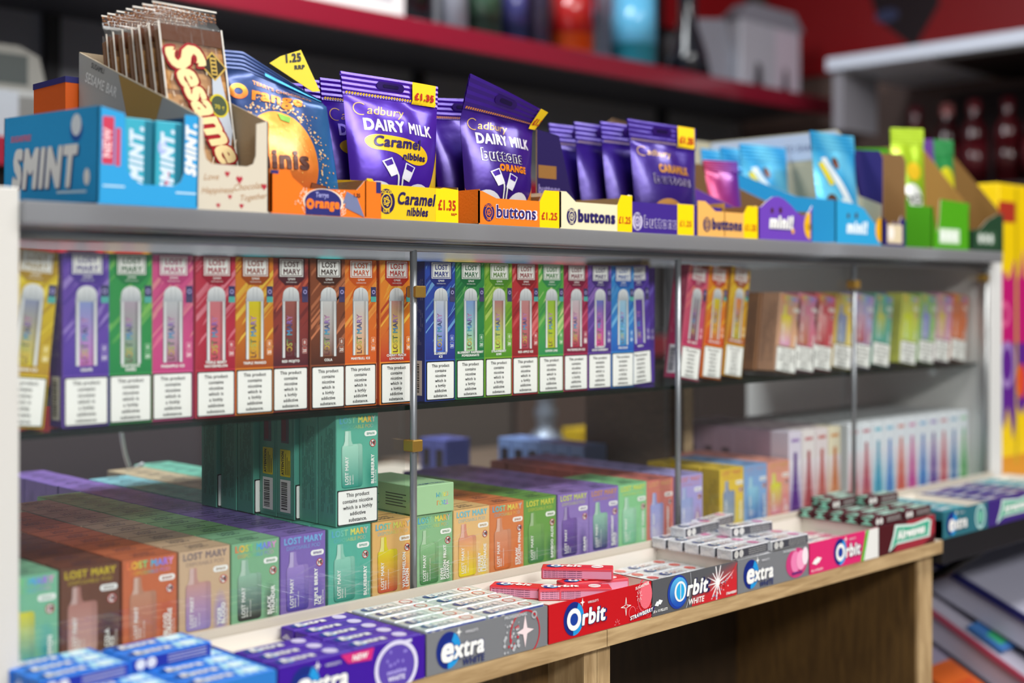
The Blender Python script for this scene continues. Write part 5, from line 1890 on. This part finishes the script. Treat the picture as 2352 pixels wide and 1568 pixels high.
def buttons_art(W, bgc, ink, xs, hl_, hr_, outline=None, x0=.006, ptxt='£1.25', bx1=None):
    def f(m, fr, q):
        p0 = xs
        q.poly(fr, [(p0, 0), (W, 0), (W, hr_), (p0 + (W - p0) * .25, hr_), (p0, hl_)], 1, H('f4d000'))
        q.text(fr, ptxt, (p0 + W) / 2, hl_ * .32, .0070, 2, H('b83018'), 2, al='c', fit=(W - p0) * .84)
        cocoa(m, fr, x0 + .0070, hl_ * .46, .0088, H(ink), H(bgc))
        a, b = x0 + .0165, p0 - .0025
        if outline:
            m.text(fr, 'buttons', a, hl_ * .30, .0118, 2, H(outline), 3, 0, fit=b - a)
            m.text(fr, 'buttons', a, hl_ * .30, .0118, 4, H(ink if outline != ink else bgc), 1, 0, fit=b - a)
        else:
            m.text(fr, 'buttons', a, hl_ * .30, .0118, 2, H(ink), 3, 0, fit=b - a)
    return f


carton('orange carton reading buttons', (.8660, .9300, ZS), 0, .1123, .150, [(0, 0), (.1123, 0), (.1123, .0385), (.0910, .0375), (.0880, .0335), (.0835, .0265), (.0235, .0262), (.0040, .0325), (0, .0325)],
       'ec7a1c', '9a6a3c', buttons_art(.1123, 'ec7a1c', '2c2068', .0838, .0262, .0380, 'e8e0f0', .006), .036, [(.12, .034)], .034)
carton('cream carton reading buttons', (.9802, .9300, ZS), 0, .1132, .150, [(0, 0), (.1132, 0), (.1132, .0400), (.1080, .0405), (.0940, .0310), (.0890, .0285), (.0235, .0285), (.0090, .0385), (0, .0385)],
       'e6dcb8', '9a7c54', buttons_art(.1132, 'e6dcb8', '241a5c', .0888, .0285, .0395, None, .010), .040, [(.12, .038)], .038)


def purple_btn(m, fr, q):
    q.poly(fr, [(.0800, 0), (.1100, 0), (.1100, .0352), (.0800, .0352)], 1, H('f4d000'))
    q.text(fr, '£1.25', .0950, .0100, .0062, 2, H('c06018'), 2, al='c', fit=.024)
    cocoa(m, fr, .0100, .0125, .0100, H('c8c0d8'), H('3a2080'))
    m.text(fr, 'buttons', .0210, .0070, .0120, 2, H('c8c0d8'), 3, fit=.058)
    m.text(fr, 'buttons', .0210, .0070, .0120, 4, H('3a2080'), 1, fit=.058)


carton('deep purple carton reading buttons', (1.0948, .9320, ZS), 0, .1640, .150, [(0, 0), (.1640, 0), (.1640, .0340), (.1105, .0352), (.0830, .0360), (.0800, .0338), (0, .0338)], '3c2484', '8a6a48', purple_btn, .040, [(.12, .036)], .034)
carton('tan carton reading buttons', (1.2100, .9300, ZS), 0, .1175, .150, [(0, 0), (.1175, 0), (.1175, .0395), (.1130, .0400), (.0985, .0330), (.0880, .0298), (.0330, .0298), (.0140, .0405), (0, .0405)],
       'e8ae5c', '8a6038', buttons_art(.1175, 'e8ae5c', '2c2860', .0890, .0298, .0390, None, .010), .042, [(.12, .040)], .040, bx0=.0505)
# caramilk-type pouches between the purple cartons, going back
cm = lambda x, y: mix(H('2a145c'), H('3c2090'), max(0, min(1, y / .12)))
pouch('chocolate_pouch', 'purple pouch with tan capitals above outlined buttons lettering', 'chocolate pouch', (1.2020, .9690, ZS + .0018), (-5, 1.5, -4), .1020, .1290, .104, .0165, cm, dm_print('caramilk'), dm_seal(H('a89080')), .98, 1.12, 41,
      group='purple chocolate pouches', flag=flag_on('£1.25'))
for i, (x, y, a) in enumerate(((1.1820, .9980, -6), (1.1640, 1.0240, -3), (1.1510, 1.0500, -5))):
    pouch('chocolate_pouch', ['second pouch in the deep purple carton', 'third pouch in the deep purple carton', 'rearmost pouch in the deep purple carton'][i], 'chocolate pouch',
          (x, y, ZS + .0018), (-6, 1, a), .0900, .1290, .104, .0115, cm, None, dm_seal(H('a89080')), .95, 1.08, 51 + i, group='purple chocolate pouches')
# torn navy carton wall and kraft flap behind the cream carton
m = MB()
m.prism(front(0, 0, 0), [(0, 0), (.084, 0), (.066, .026), (.052, .048), (.042, .080), (.034, .104), (0, .108)], .0015, H('20144c'), H('7a5c40'), H('b09060'))
m.rect(front(0, 0, 0), .002, .056, .030, .070, 1, H('8a6030'))
m.text(front(0, 0, 0), 'buttons', .002, .040, .009, 1, H('7a70a0'), 2, fit=.034)
link('torn_carton', m.mesh('torn_carton', KRAFT()), None, (1.0050, .9880, ZS + .0016), (0, 0, 0), 'torn dark purple carton wall standing in the cream buttons carton', 'display carton')
m = MB()
m.prism(front(0, 0, 0), [(0, 0), (.185, 0), (.180, .155), (.120, .164), (.055, .170), (.0, .140)], .0018, H('5a4432'), H('6a5038'), H('8a6c48'))
link('brown_carton', m.mesh('brown_carton', KRAFT()), None, (1.2850, 1.172, ZS + .0003), (0, 0, 0), 'brown kraft carton back standing behind the purple pouches', 'display carton')


# --- violet wave carton
def wave_art(m, fr):
    m.text(fr, 'mini!', .022, .0150, .0150, 2, WHITE, 3, .1, fit=.058)
    m.text(fr, 'mini!', .024, .0135, .0150, 1, H('2c1a60'), 3, .1, fit=.058)
    m.ell(fr, .028, .036, .003, .0035, 2, H('4a2418'), 12)
    m.ell(fr, .046, .037, .0034, .004, 2, H('4a2418'), 12)
    m.ell(fr, .073, .0120, .0035, .0035, 2, H('e0a020'), 12)
    m.ell(fr, .112, .020, .014, .017, 2, H('e8b018'), 20, 1, 90, 270)
    m.text(fr, '1.25', .103, .016, .006, 3, H('6a4810'), 2, fit=.013)


fp = [(0, 0), (.1170, 0), (.1170, .046), (.112, .040), (.105, .034), (.095, .032), (.083, .036), (.070, .044), (.055, .051), (.042, .054), (.030, .053), (.017, .047), (.006, .040), (0, .038)]
carton('violet carton with a wavy front edge', (1.3300, .9300, ZS), 0, .1170, .235, fp, '6a40b0', '7a5c3e', wave_art, .118, [(.200, .040), (.150, .062), (.090, .090), (.06, .112)], .038, inr=H('80603e'))
pouch('chocolate_pouch', 'purple and red pouch lying low in the violet carton', 'chocolate pouch', (1.3640, .9990, ZS + .0018), (-10, 0, -14), .0540, .1020, .088, .0090, lambda x, y: mix(H('b02040'), H('3a2aa0'), max(0, min(1, .5 + x * 14))), None, None, .95, 1., 61)


# --- light blue carton with pouches
def blue_art(m, fr):
    m.text(fr, 'mini!', .026, .0150, .0150, 2, H('e8f4fa'), 3, .1, fit=.055)
    m.ell(fr, .030, .037, .003, .0035, 2, H('4a3424'), 12)
    m.ell(fr, .050, .038, .0034, .004, 2, H('4a3424'), 12)
    m.ell(fr, .113, .021, .014, .017, 2, H('e8a818'), 20, 1, 90, 270)


fp = [(0, 0), (.1150, 0), (.1150, .038), (.108, .030), (.100, .029), (.090, .034), (.070, .048), (.050, .053), (0, .056)]
o = carton('sky blue carton with a tall pale header', (1.5028, .9300, ZS), 0, .1150, .290, fp, '2a9cd0', 'aca48c', blue_art, .165, [(.230, .064), (.130, .104), (.06, .118)], .056, hr=[(.255, .070), (.235, .150), (.22, .165)])
m = MB()
fi = Fr((.1150 - .0017, 0, 0), (0, 1, 0), (0, 0, 1))
fi = Fr((.1150 - .0017, .29, 0), (0, -1, 0), (0, 0, 1))
m.poly(fi, [(.002, .125), (.232, .125), (.232, .150), (.219, .163), (.002, .163)], 1, H('a8b4c8'))
m.text(fi, 'CHOCOLATEY FUN TO SHARE', .03, .138, .0095, 2, H('606a88'), 1, fit=.16)
part('inner_print', m, CARD(), o, 'pale blue band inside the tall side')


def sky(x, y):
    return mix(H('2a9cd4'), H('68c8ec'), max(0, min(1, .5 + .5 * sin(x * 90 + y * 60))))


def sky_print(m, fr):
    w, hs = fr.w, fr.hs
    m.poly(fr, [(-w * .35, hs * .9), (-w * .22, hs * .92), (w * .40, hs * .15), (w * .25, hs * .1)], 1, H('e4f0f4'))
    m.ell(fr, -w * .28, hs * .42, w * .10, hs * .09, 2, H('5a3a28'), 16)
    m.ell(fr, -w * .02, hs * .86, w * .06, hs * .07, 2, H('6a3a28'), 14)
    m.poly(fr, [(-w * .42, hs * .84), (-w * .34, hs * .86), (-w * .18, hs * .62), (-w * .28, hs * .60)], 3, H('e8d830'))
    m.poly(fr, [(-w * .02, hs * .1), (w * .2, hs * .1), (w * .1, hs * .5), (-w * .1, hs * .45)], 2, H('d8ecf2'))


for i, (x, y, rz, rx, h_, pr) in enumerate(((1.5640, .9600, -4, -6, .150, sky_print), (1.5600, 1.0700, -6, -6, .142, sky_print), (1.5600, 1.1050, -3, -6, .140, None), (1.5600, 1.140, -4, -6, .140, None))):
    pouch('chocolate_pouch', ['sky blue pouch with a white slanting band, standing tall in front', 'lower sky blue pouch slumped behind the tall one', 'third sky blue pouch in the sky blue carton', 'rearmost sky blue pouch in the sky blue carton'][i], 'chocolate pouch',
          (x, y, ZS + .0018), (rx, 0, rz), .0930, h_, h_ * .84, .0130, sky, pr, None, .95, 1.05, 71 + i, group='sky blue pouches')


# --- navy carton, green carton, dark green carton at the far end
def navy_art(m, fr):
    m.rect(fr, .012, .004, .052, .030, 1, H('d8c8a8'))
    m.ell(fr, .022, .018, .008, .010, 2, H('f0e8e0'), 14)


fp = [(0, 0), (.062, 0), (.062, .036), (.050, .042), (.042, .030), (.030, .034), (.018, .026), (0, .040)]
o = carton('narrow navy carton with a torn front', (1.6215, .9300, ZS), 0, .0620, .260, fp, '2c2464', '8a6840', navy_art, .160, [(.255, .130), (.1, .150)], .120)
m = MB()
fi = Fr((.0620 - .0017, .26, 0), (0, -1, 0), (0, 0, 1))
m.rect(fi, .12, .03, .20, .125, 1, H('2c2a6a'))
m.rect(fi, .135, .085, .185, .115, 2, H('c8a040'))
m.poly(fi, [(.14, .04), (.175, .035), (.185, .085), (.135, .085)], 2, H('c89878'))
m.ell(fi, .165, .045, .010, .014, 3, H('e0dcd8'), 14)
part('inner_print', m, CARD(), o, 'navy picture inside the carton')


def green_art(c1, c2):
    def f(m, fr):
        m.rect(fr, .02, .008, .082, .030, 1, H(c1))
        for k in range(3):
            m.ell(fr, .03 + .018 * k, .019, .007, .008, 2, H(c2), 14)
    return f


fp = [(0, 0), (.1120, 0), (.1120, .070), (.024, .072), (.020, .040), (.014, .022), (.008, .034), (.003, .058), (0, .060)]
carton('bright green carton with kraft sides', (1.7600, .9300, ZS), 0, .1120, .270, fp, '4a9c14', '9a7438', green_art('c8dcc0', 'e8f0e8'), .165, [(.235, .064), (.20, .150)], .060, hr=[(.262, .074), (.19, .165)])
pouch('chocolate_pouch', 'lime green pouch with white lettering, upright in the green carton', 'chocolate pouch', (1.7960, .9850, ZS + .0018), (-3, 0, -30), .0540, .1800, .158, .0100, lambda x, y: mix(H('3c8a18'), H('a8c820'), max(0, min(1, y / .15))),
      lambda m, fr: (m.ell(fr, 0, .070, .018, .026, 2, H('e8ece8'), 18), m.text(fr, 'OO', 0, .065, .014, 4, H('303830'), 1, al='c'), m.ell(fr, .006, .115, .012, .014, 2, H('e8c020'), 14)), None, 1, 1, 81)
fp = [(0, 0), (.1080, 0), (.1080, .060), (.085, .057), (.055, .048), (.030, .034), (0, .030)]
carton('dark green carton last on the top shelf', (1.8780, .9300, ZS), 0, .1080, .270, fp, '20402a', '7c5a2c', green_art('3a5a40', 'c8d0c8'), .165, [(.240, .040), (.19, .150)], .030, hr=[(.262, .066), (.18, .165)])
pouch('chocolate_pouch', 'green and purple pouch with a yellow oval at the far end', 'chocolate pouch', (1.9150, .9950, ZS + .0018), (-4, 0, -25), .0560, .1740, .152, .0100, lambda x, y: mix(H('2a8a48'), H('5a2a88'), 1 if x < -.010 else 0),
      lambda m, fr: (m.ell(fr, .010, .105, .015, .026, 2, H('d8d020'), 18), m.ell(fr, .01, .04, .012, .016, 2, H('c8ccc8'), 14)), None, 1, 1, 91)

# ================================================================ behind the counter
CG = vmat('back_paint', .6, 0, 0, .02)
bk = link('back_shelving', None, None, (1.4, 2.1, 0), label='dark shelving with red shelf edges along the back wall', cat='shelving')


def bpart(name, b, col, mat=None, lab=None, ch=0.):
    m = MB()
    m.box(*b, H(col), ch)
    o = part(name, m, mat or CG, bk, lab)
    o.location = (-1.4, -2.1, 0)
    return o


bpart('back_panel', (-.6, 3.45, 2.50, 2.55, .0, 2.6), '85868c', None, 'dark grey back panel')
for z in (Z0 + .58, Z0 + .26, Z0 - .10):
    bpart('shelf_board', (-.6, 3.45, 2.115, 2.4995, z - .022, z), '4a4a50', None, 'dark shelf board')
    bpart('shelf_edge', (-.6, 3.45, 2.098, 2.1145, z - .047, z + .001), '80162a', GLOSS(), 'red shelf edge strip', .002)
bpart('cabinet', (-.6, 3.45, 2.13, 2.4995, .1, Z0 - .165), '3c3634', None, 'grey brown cabinet below the shelves')
for i in range(6):
    bpart('cabinet_door', (-.55 + i * .66, .09 + i * .66, 2.115, 2.129, .14, Z0 - .18), ('2e2a2c', '322c2c', '40353a', '5a524e', '5a4a44', '403634')[i], None, 'cabinet door', .002)
for x in (.2, 1.15, 2.1, 3.05):
    bpart('upright', (x, x + .03, 2.48, 2.4995, .1, 2.5), '1c1c20')


def item(name, mb, mat, x, y, z, label, cat, rz=0):
    return link(name, mb.mesh(name, mat), None, (x, y, z), (0, 0, rz), label, cat)


def bottle(name, x, y, z, r, h, col, cap, label, cat='bottle', lab=None, neck=.4):
    m = MB()
    c = H(col)
    prof = [(0, 0), (r, .002), (r, h * .60), (r * .9, h * .68), (r * neck, h * .80), (r * neck, h * .88)]
    if lab:
        prof = [(0, 0), (r, .002), (r, h * .15), (r * 1.01, h * .15, H(lab)), (r * 1.01, h * .5), (r, h * .5), (r, h * .60), (r * .9, h * .68), (r * neck, h * .80), (r * neck, h * .88)]
    m.lathe(prof, (0, 0, 0), c, 20)
    o = item(name, m, GLOSS(), x, y, z, label, cat)
    k = MB()
    k.lathe([(r * neck * 1.25, h * .86), (r * neck * 1.25, h), (0, h)], (0, 0, 0), H(cap), 16)
    part('cap', k, GLOSS(), o)
    return o


SH1 = Z0 + .5803
# white cartons, bottles and bags on the upper back shelf
for i, (x0, x1, c, s_) in enumerate(((1.26, 1.50, 'c8ccc8', 'd8d8d4'), (1.515, 1.765, 'd4d4d0', 'c0b8b8'))):
    m = bx(0, x1 - x0, 0, .16, 0, .2, H(c), ch=.002)
    m.rect(front(0, 0, 0), .02, .03, x1 - x0 - .03, .06, 1, H('b0a8b0'))
    m.rect(front(0, 0, 0), x1 - x0 - .015, .0, x1 - x0, .2, 1, H('b83048') if i == 0 else H('d0c8c8'))
    item('white_carton', m, CARD(), x0, 2.125, SH1, ['white carton on the upper back shelf, nearer of two', 'white carton on the upper back shelf, beside the dark bottle'][i], 'carton')
bottle('bottle', 1.83, 2.19, SH1, .055, .30, '14161c', '202428', 'near-black bottle on the upper back shelf')
bottle('bottle', 1.935, 2.16, SH1, .032, .26, '8a8c98', 'b0b0b8', 'grey bottle on the upper back shelf')
bottle('bottle', 2.03, 2.17, SH1, .046, .32, '24382c', '1c2c24', 'dark green ribbed bottle on the upper back shelf', lab='3a5444')
bottle('bottle', 2.13, 2.17, SH1, .034, .30, '242a58', '5878b0', 'navy bottle on the upper back shelf', lab='3a3a70')
bottle('bottle', 2.21, 2.17, SH1, .030, .30, '30283c', '8890a0', 'dark plum bottle on the upper back shelf')
bottle('spray_bottle', 2.325, 2.17, SH1, .055, .34, 'd04a10', 'e86018', 'orange and red bottle on the upper back shelf', lab='a01818', neck=.7)
m = MB()
pt_ = lambda a: [(.0, 0), (.13, 0), (.12, .16), (.10, .26), (.03, .26), (.0, .14)]
m.prism(front(0, 0, 0), pt_(0), .05, H('b8c0cc'), None, H('a8b0bc'))
m.poly(front(0, 0, 0), [(.01, .14), (.04, .02), (.07, .02), (.03, .16)], 1, H('e8c8d4'))
m.poly(front(0, 0, 0), [(.03, .22), (.10, .16), (.10, .2), (.05, .26)], 1, H('d06070'))
item('white_bag', m, FILM(), 2.385, 2.27, SH1, 'white bag with pink marks beside the orange bottle', 'bag')
bottle('bottle', 2.545, 2.16, SH1, .058, .36, '2a90a8', '1c6a88', 'turquoise bottle on the upper back shelf', lab='60b0d8', neck=.6)
m = MB()
m.prism(front(0, 0, 0), [(0, 0), (.14, 0), (.15, .2), (.12, .3), (.0, .3)], .06, H('a8b4c8'), None, H('98a4b8'))
m.rect(front(0, 0, 0), .0, .17, .14, .20, 1, H('a02030'))
m.rect(front(0, 0, 0), .0, .12, .12, .165, 1, H('5060c0'))
m.poly(front(0, 0, 0), [(.03, .30), (.06, .30), (.125, .10), (.10, .10)], 2, H('d0b040'))
m.poly(front(0, 0, 0), [(.08, .30), (.12, .30), (.14, .22), (.10, .2)], 2, H('3010b0'))
item('striped_bag', m, FILM(), 2.61, 2.28, SH1, 'white bag with yellow, blue and red stripes', 'bag')
m = MB()
m.lathe([(0, 0), (.062, .003), (.052, .06), (.026, .14), (.024, .2), (.045, .28), (.045, .36), (0, .36)], (0, 0, 0), H('10141e'), 20)
item('bottle', m, GLOSS(), 2.765, 2.16, SH1, 'black waisted bottle on the upper back shelf', 'bottle')
m = MB()
m.prism(front(0, 0, 0), [(0, 0), (.20, 0), (.21, .10), (.17, .2), (.02, .18)], .05, H('b4c0d0'), None, H('a0acbc'))
m.poly(front(0, 0, 0), [(.02, .16), (.05, .16), (.12, .0), (.09, .0)], 1, H('707888'))
m.poly(front(0, 0, 0), [(.0, .10), (.03, .12), (.06, .0), (.03, .0)], 1, H('98b8e0'))
item('silver_bag', m, FILM(), 2.84, 2.22, SH1, 'silver blue bag next to the black waisted bottle', 'bag')
m = MB()
fr = front(0, 0, 0)
m.box(0, .30, .0, .14, 0, .21, H('b4b4c0'), .004)
m.prism(fr, [(-.02, .21), (.32, .21), (.27, .26), (.05, .26)], .06, H('8c8c98'))
for a, b in ((.06, .11), (.20, .24)):
    m.poly(fr, [(a, 0), (b, 0), (b - .01, .085), (a + .015, .095)], 1, H('1c1c24'))
m.rect(fr, .17, .0, .29, .2, .5, H('c8bccc'))
item('gift_box', m, CARD(), 3.06, 2.20, SH1, 'grey white box with two dark openings on the upper back shelf', 'box')
m = bx(0, .10, 0, .1, 0, .17, H('1c1e1c'), ch=.004)
item('black_box', m, CARD(), 3.345, 2.20, SH1, 'small black box at the far end of the upper back shelf', 'box') if False else None

# red boards with dark shapes
fr = front(0, 0, 0)
m = bx(0, 1.25, 0, .012, 0, .75, H('8a0a12'), ch=.001)
m.rect(fr, .22, .0, .58, .45, 1, H('c81a18'))
m.rect(fr, .30, .10, .52, .45, 2, H('b08818'))
m.rect(fr, .36, .20, .46, .40, 3, H('c85a18'))
m.rect(fr, .62, .0, .84, .6, 1, H('14060a'))
m.poly(fr, [(.92, .5), (1.2, .62), (1.22, .22), (1.1, .16)], 1, H('160a14'))
item('red_board', m, CARD(), 2.20, 2.462, Z0 + .80, 'red board with a yellow panel above the upper back shelf', 'sign')
m = MB()
fr = Fr((0, 2.9, 0), (0, -1, 0), (0, 0, 1))
m.box(0, .012, 0, 2.9, 0, .75, H('800810'))
for y0, dz in ((.30, .02), (.78, .04), (1.22, .02), (1.62, .05), (2.05, .03)):
    m.poly(fr, [(y0, .42 + dz), (y0 + .1, .12 + dz), (y0 + .22, .02 + dz), (y0 + .30, .14 + dz), (y0 + .26, .45)], 1, H('140810'))
    m.poly(fr, [(y0 + .1, .40), (y0 + .16, .2 + dz), (y0 + .24, .24 + dz), (y0 + .22, .42)], 2, H('4a4c78'))
    m.ell(fr, y0 + .13, .13 + dz, .04, .02, 2, H('303858'), 12)
item('red_board', m, CARD(), 3.545, -.45, Z0 + .69, 'long red board with dark shapes above the white side shelf', 'sign')
ws = item('side_shelf', bx(0, .43, 0, 2.6, 0, .035, H('d0d8e8'), ch=.002), PAINT(), 3.10, -.65, Z0 + .612, 'white shelf along the side wall', 'shelf')
part('bracket', bx(.02, .20, 2.56, 2.59, -.16, -.0005, H('8a8890')), PAINT(), ws)
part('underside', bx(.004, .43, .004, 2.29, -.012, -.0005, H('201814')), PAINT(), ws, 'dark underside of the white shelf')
rk = item('bottle_rack', bx(0, .30, 0, 2.2, 0, .02, H('2a1c1a')), CG, 3.22, -.4, Z0 + .27, 'dark lower side shelf holding red bottles', 'shelf')
part('back_panel', bx(.27, .30, 0, 2.2, .021, .30, H('1c0a0c')), CG, rk)
for i in range(9):
    y = 1.12 + .085 * i
    bottle('wine_bottle', 3.31 + .015 * (i % 2), y, Z0 + .2905, .036, .23, ('38090f', '2c080c', '400c12')[i % 3], ('5a2026', '8a5050', '4a141c')[i % 3], f'dark red bottle under the white side shelf, {ORD[i].replace("front", "first")} from the near end', 'bottle', lab=('481218', '5a1c22', '380c10')[i % 3])  # paler caps stand in for glints on the bottles

# grey machine and goods on the lower back shelves
m = MB()
m.box(0, .27, 0, .26, 0, .085, H('5c5b58'), .012)
m.prism(front(0, 0, .02), [(0, .085), (.26, .085), (.245, .145), (.21, .160), (.0, .160)], .2, H('6c6a64'))
m.rect(front(0, 0, 0), .02, .012, .15, .065, 1, H('20282c'))
m.rect(front(0, 0, .02), .16, .095, .225, .145, 1, H('2a302e'))
m.rect(front(0, 0, 0), .16, .0, .20, .08, 2, H('8c9096'))
item('till_printer', m, PAINT(), .74, 2.13, Z0 + .2605, 'grey and beige machine on the lower back shelf', 'machine')
m = bx(0, .12, 0, .1, 0, .06, H('d8dce4'), ch=.003)
item('white_box', m, CARD(), .80, 2.0, Z0 + .2605, 'small white box by the machine', 'box') if False else None
SH3 = Z0 - .0997
bc = [('9a1c28', '7a1018'), ('c02430', '40202a'), ('b8862c', 'a02028'), ('3a3a40', '2c2c30'), ('8a8c90', '50545a'), ('30343a', '1c6a70'), ('26504e', '2a2c30'), ('2a2c30', '34a0a0'), ('3c3c40', '2c2c30'), ('6a6c70', '44484c'),
      ('2458a8', '1c3c78'), ('c8b020', 'a08a18'), ('b03028', '80201c'), ('2a6a98', '204868'), ('a82430', '7a1820'), ('d0402c', '902818'), ('7a2028', '50141c')]
bn = ['crimson', 'red', 'ochre', 'charcoal', 'light grey', 'black and teal', 'sea green', 'black with a teal stripe', 'dark grey', 'mid grey', 'royal blue', 'mustard', 'rust red', 'steel blue', 'cherry red', 'vermilion', 'oxblood']
for i in range(17):
    m = bx(0, .082, 0, .12, 0, .195 + .02 * (i % 3), H(bc[i][0]), ch=.002)
    m.rect(front(0, 0, 0), .012, .13, .07, .18, 1, H(bc[i][1]))
    m.rect(front(0, 0, 0), .03, .02, .05, .13, 1, H(bc[i][1]))
    item('carton', m, CARD(), .92 + i * .0875, 2.125, SH3, f'{bn[i]} carton on the back shelf seen over the vape boxes', 'carton')

item('back_table', bx(0, 1.0, 0, .40, -.02, 0, H('6a5a4c')), CG, 1.60, 1.60, LEDGE, 'brown table top behind the display case carrying a silver ornament', 'table')
# silver ornament, yellow box, white cord
m = MB()
m.lathe([(0, 0), (.052, .002), (.05, .02), (.03, .045), (.016, .06), (.020, .075), (.023, .09), (.016, .105), (.018, .115), (.025, .13), (.024, .142), (.012, .152), (.011, .16), (.016, .166), (.012, .175), (0, .178)], (0, 0, 0), H('8a94a4'), 28)
item('silver_ornament', m, vmat('silver', .42, .6), 1.845, 1.79, LEDGE + .0004, 'silver knobbed ornament behind the light blue boxes', 'ornament')
item('yellow_box', bx(0, .07, 0, .05, 0, .042, H('c8a818'), ch=.002), CARD(), 1.985, 1.83, LEDGE + .0004, 'plain yellow box behind the silver ornament', 'box')
m = MB()
P = []
for i in range(15):
    t = i / 14
    P.append((.776 + .0365 * t + .003 * sin(t * 6.28), 1.515 - .01 * sin(t * 3), Z0 - .095 - .123 * t - .03 * t * (1 - t)))
m.tube([(P[0][0] - .004, 1.53, Z0 - .085)] + P + [(P[-1][0] + .01, 1.50, LEDGE + .1055)], .0026, H('e0e2e4'), 8)
item('cord', m, GLOSS(), 0, 0, 0, 'thin white cord hanging down onto the cream boxes', 'cord')

# ---- card display beyond the white end panel
fr = front(0, 0, 0)
m = bx(0, .40, 0, .2, 0, .505, H('e8c400'), ch=.002)
m.rect(fr, 0, .235, .40, .345, 1, H('b8106a'))
for k in range(12):
    m.poly(fr, [(k * .034, .34), (k * .034 + .034, .34), (k * .034 + .026, .34 + .02 * (1 + k % 3)), (k * .034 + .008, .35)], 1, H('b8106a'))
    m.poly(fr, [(k * .034, .13), (k * .034 + .034, .13), (k * .034 + .02, .13 - .02 * (1 + (k + 1) % 3))], 2, H('5a1c88'))
m.rect(fr, 0, .13, .40, .235, 2, H('5a1c88'))
m.ell(fr, .03, .20, .030, .040, 3, H('9a7ab8'), 20, 1, inner=.7)
m.ell(fr, .02, .285, .022, .022, 3, H('d86090'), 20, 1, inner=.6)
m.ell(fr, .085, .17, .018, .03, 3, H('d84828'), 16)
m.rrect(fr, .0, .44, .062, .475, .005, 2, H('a83020'))
m.text(fr, 'SNACKS', .03, .45, .012, 3, H('e8c8a0'), 2, al='c') if False else None
m.rect(fr, .0, .0, .4, .045, 2, H('d08a08'))
m.rect(fr, .062, .03, .07, .5, 2, H('b89c00'))
item('card_display', m, CARD(), 2.118, 1.0, LEDGE + .0006, 'yellow, magenta and purple card display beyond the white end panel', 'display')

# ---- sloping newspaper rack under the black shelf
rkx = link('newspaper_rack', None, None, (2.2, .95, 0), label='white sloping newspaper rack under the black shelf', cat='rack')


def rpart(name, x0, x1, y0, y1, z0, z1, th, col, lab=None):
    m = MB()
    fr = leftf(x0, y1, 0)
    d = y1 - y0
    m.prism(fr, [(0, z1 - th), (d, z0 - th), (d, z0), (0, z1)], x1 - x0, H(col))
    o = part(name, m, PAINT(), rkx, lab)
    o.location = (-2.2, -.95, 0)
    return o


rpart('shelf', 1.90, 2.6, .62, 1.10, Z0 - .571, Z0 - .367, .050, 'a8a8ba', 'upper sloping shelf')
rpart('edge_strip', 1.8945, 1.8995, .62, 1.10, Z0 - .569, Z0 - .364, .012, '181c58', 'navy edge strip')
rpart('shelf', 1.86, 2.6, .54, 1.10, Z0 - .702, Z0 - .418, .046, 'a8a4b4', 'middle sloping shelf')
rpart('edge_strip', 1.8545, 1.8595, .54, 1.10, Z0 - .700, Z0 - .415, .009, 'a04058', 'dull pink edge strip')
rpart('shelf', 1.75, 2.6, .54, 1.10, Z0 - .758, Z0 - .474, .050, '9890a8', 'lower sloping shelf')
o = part('back_panel', bx(1.62, 2.6, 1.11, 1.13, 0, Z0 - .36, H('3c3638')), PAINT(), rkx)
o.location = (-2.2, -.95, 0)


def magazine(x, y, w_, d_, col, c2, label, zfun, rz=0):
    m = bx(0, w_, 0, d_, 0, .006, H(col))
    m.rect(topf(0, 0, .006), .01, .01, w_ - .01, d_ * .6, 1, H(c2))
    o = link('magazine', m.mesh('magazine', CARD()), None, (x, y, zfun), (27.2, 0, rz), label, 'magazine', 'magazines on the sloping rack')


magazine(1.872, .880, .050, .060, '3a70b0', '38a070', 'blue and green magazine on the middle slope', Z0 - .702 + (.880 - .54) * .507 + .004)
magazine(1.760, .860, .085, .100, 'd06020', 'c04818', 'orange magazine on the lowest slope', Z0 - .758 + (.860 - .54) * .507 + .004)
magazine(1.765, .745, .085, .100, '2c2c34', '44444c', 'black magazine on the lowest slope', Z0 - .758 + (.745 - .54) * .507 + .004)
pouch('snack_packet', 'orange packet hanging under the black shelf by the oak panel', 'packet', (1.655, .905, LEDGE - .156), (0, 0, -20), .055, .12, .105, .008, lambda x, y: mix(H('c85a18'), H('803010'), .4 + .4 * sin(y * 90)), None, None, 1, 1, 99)
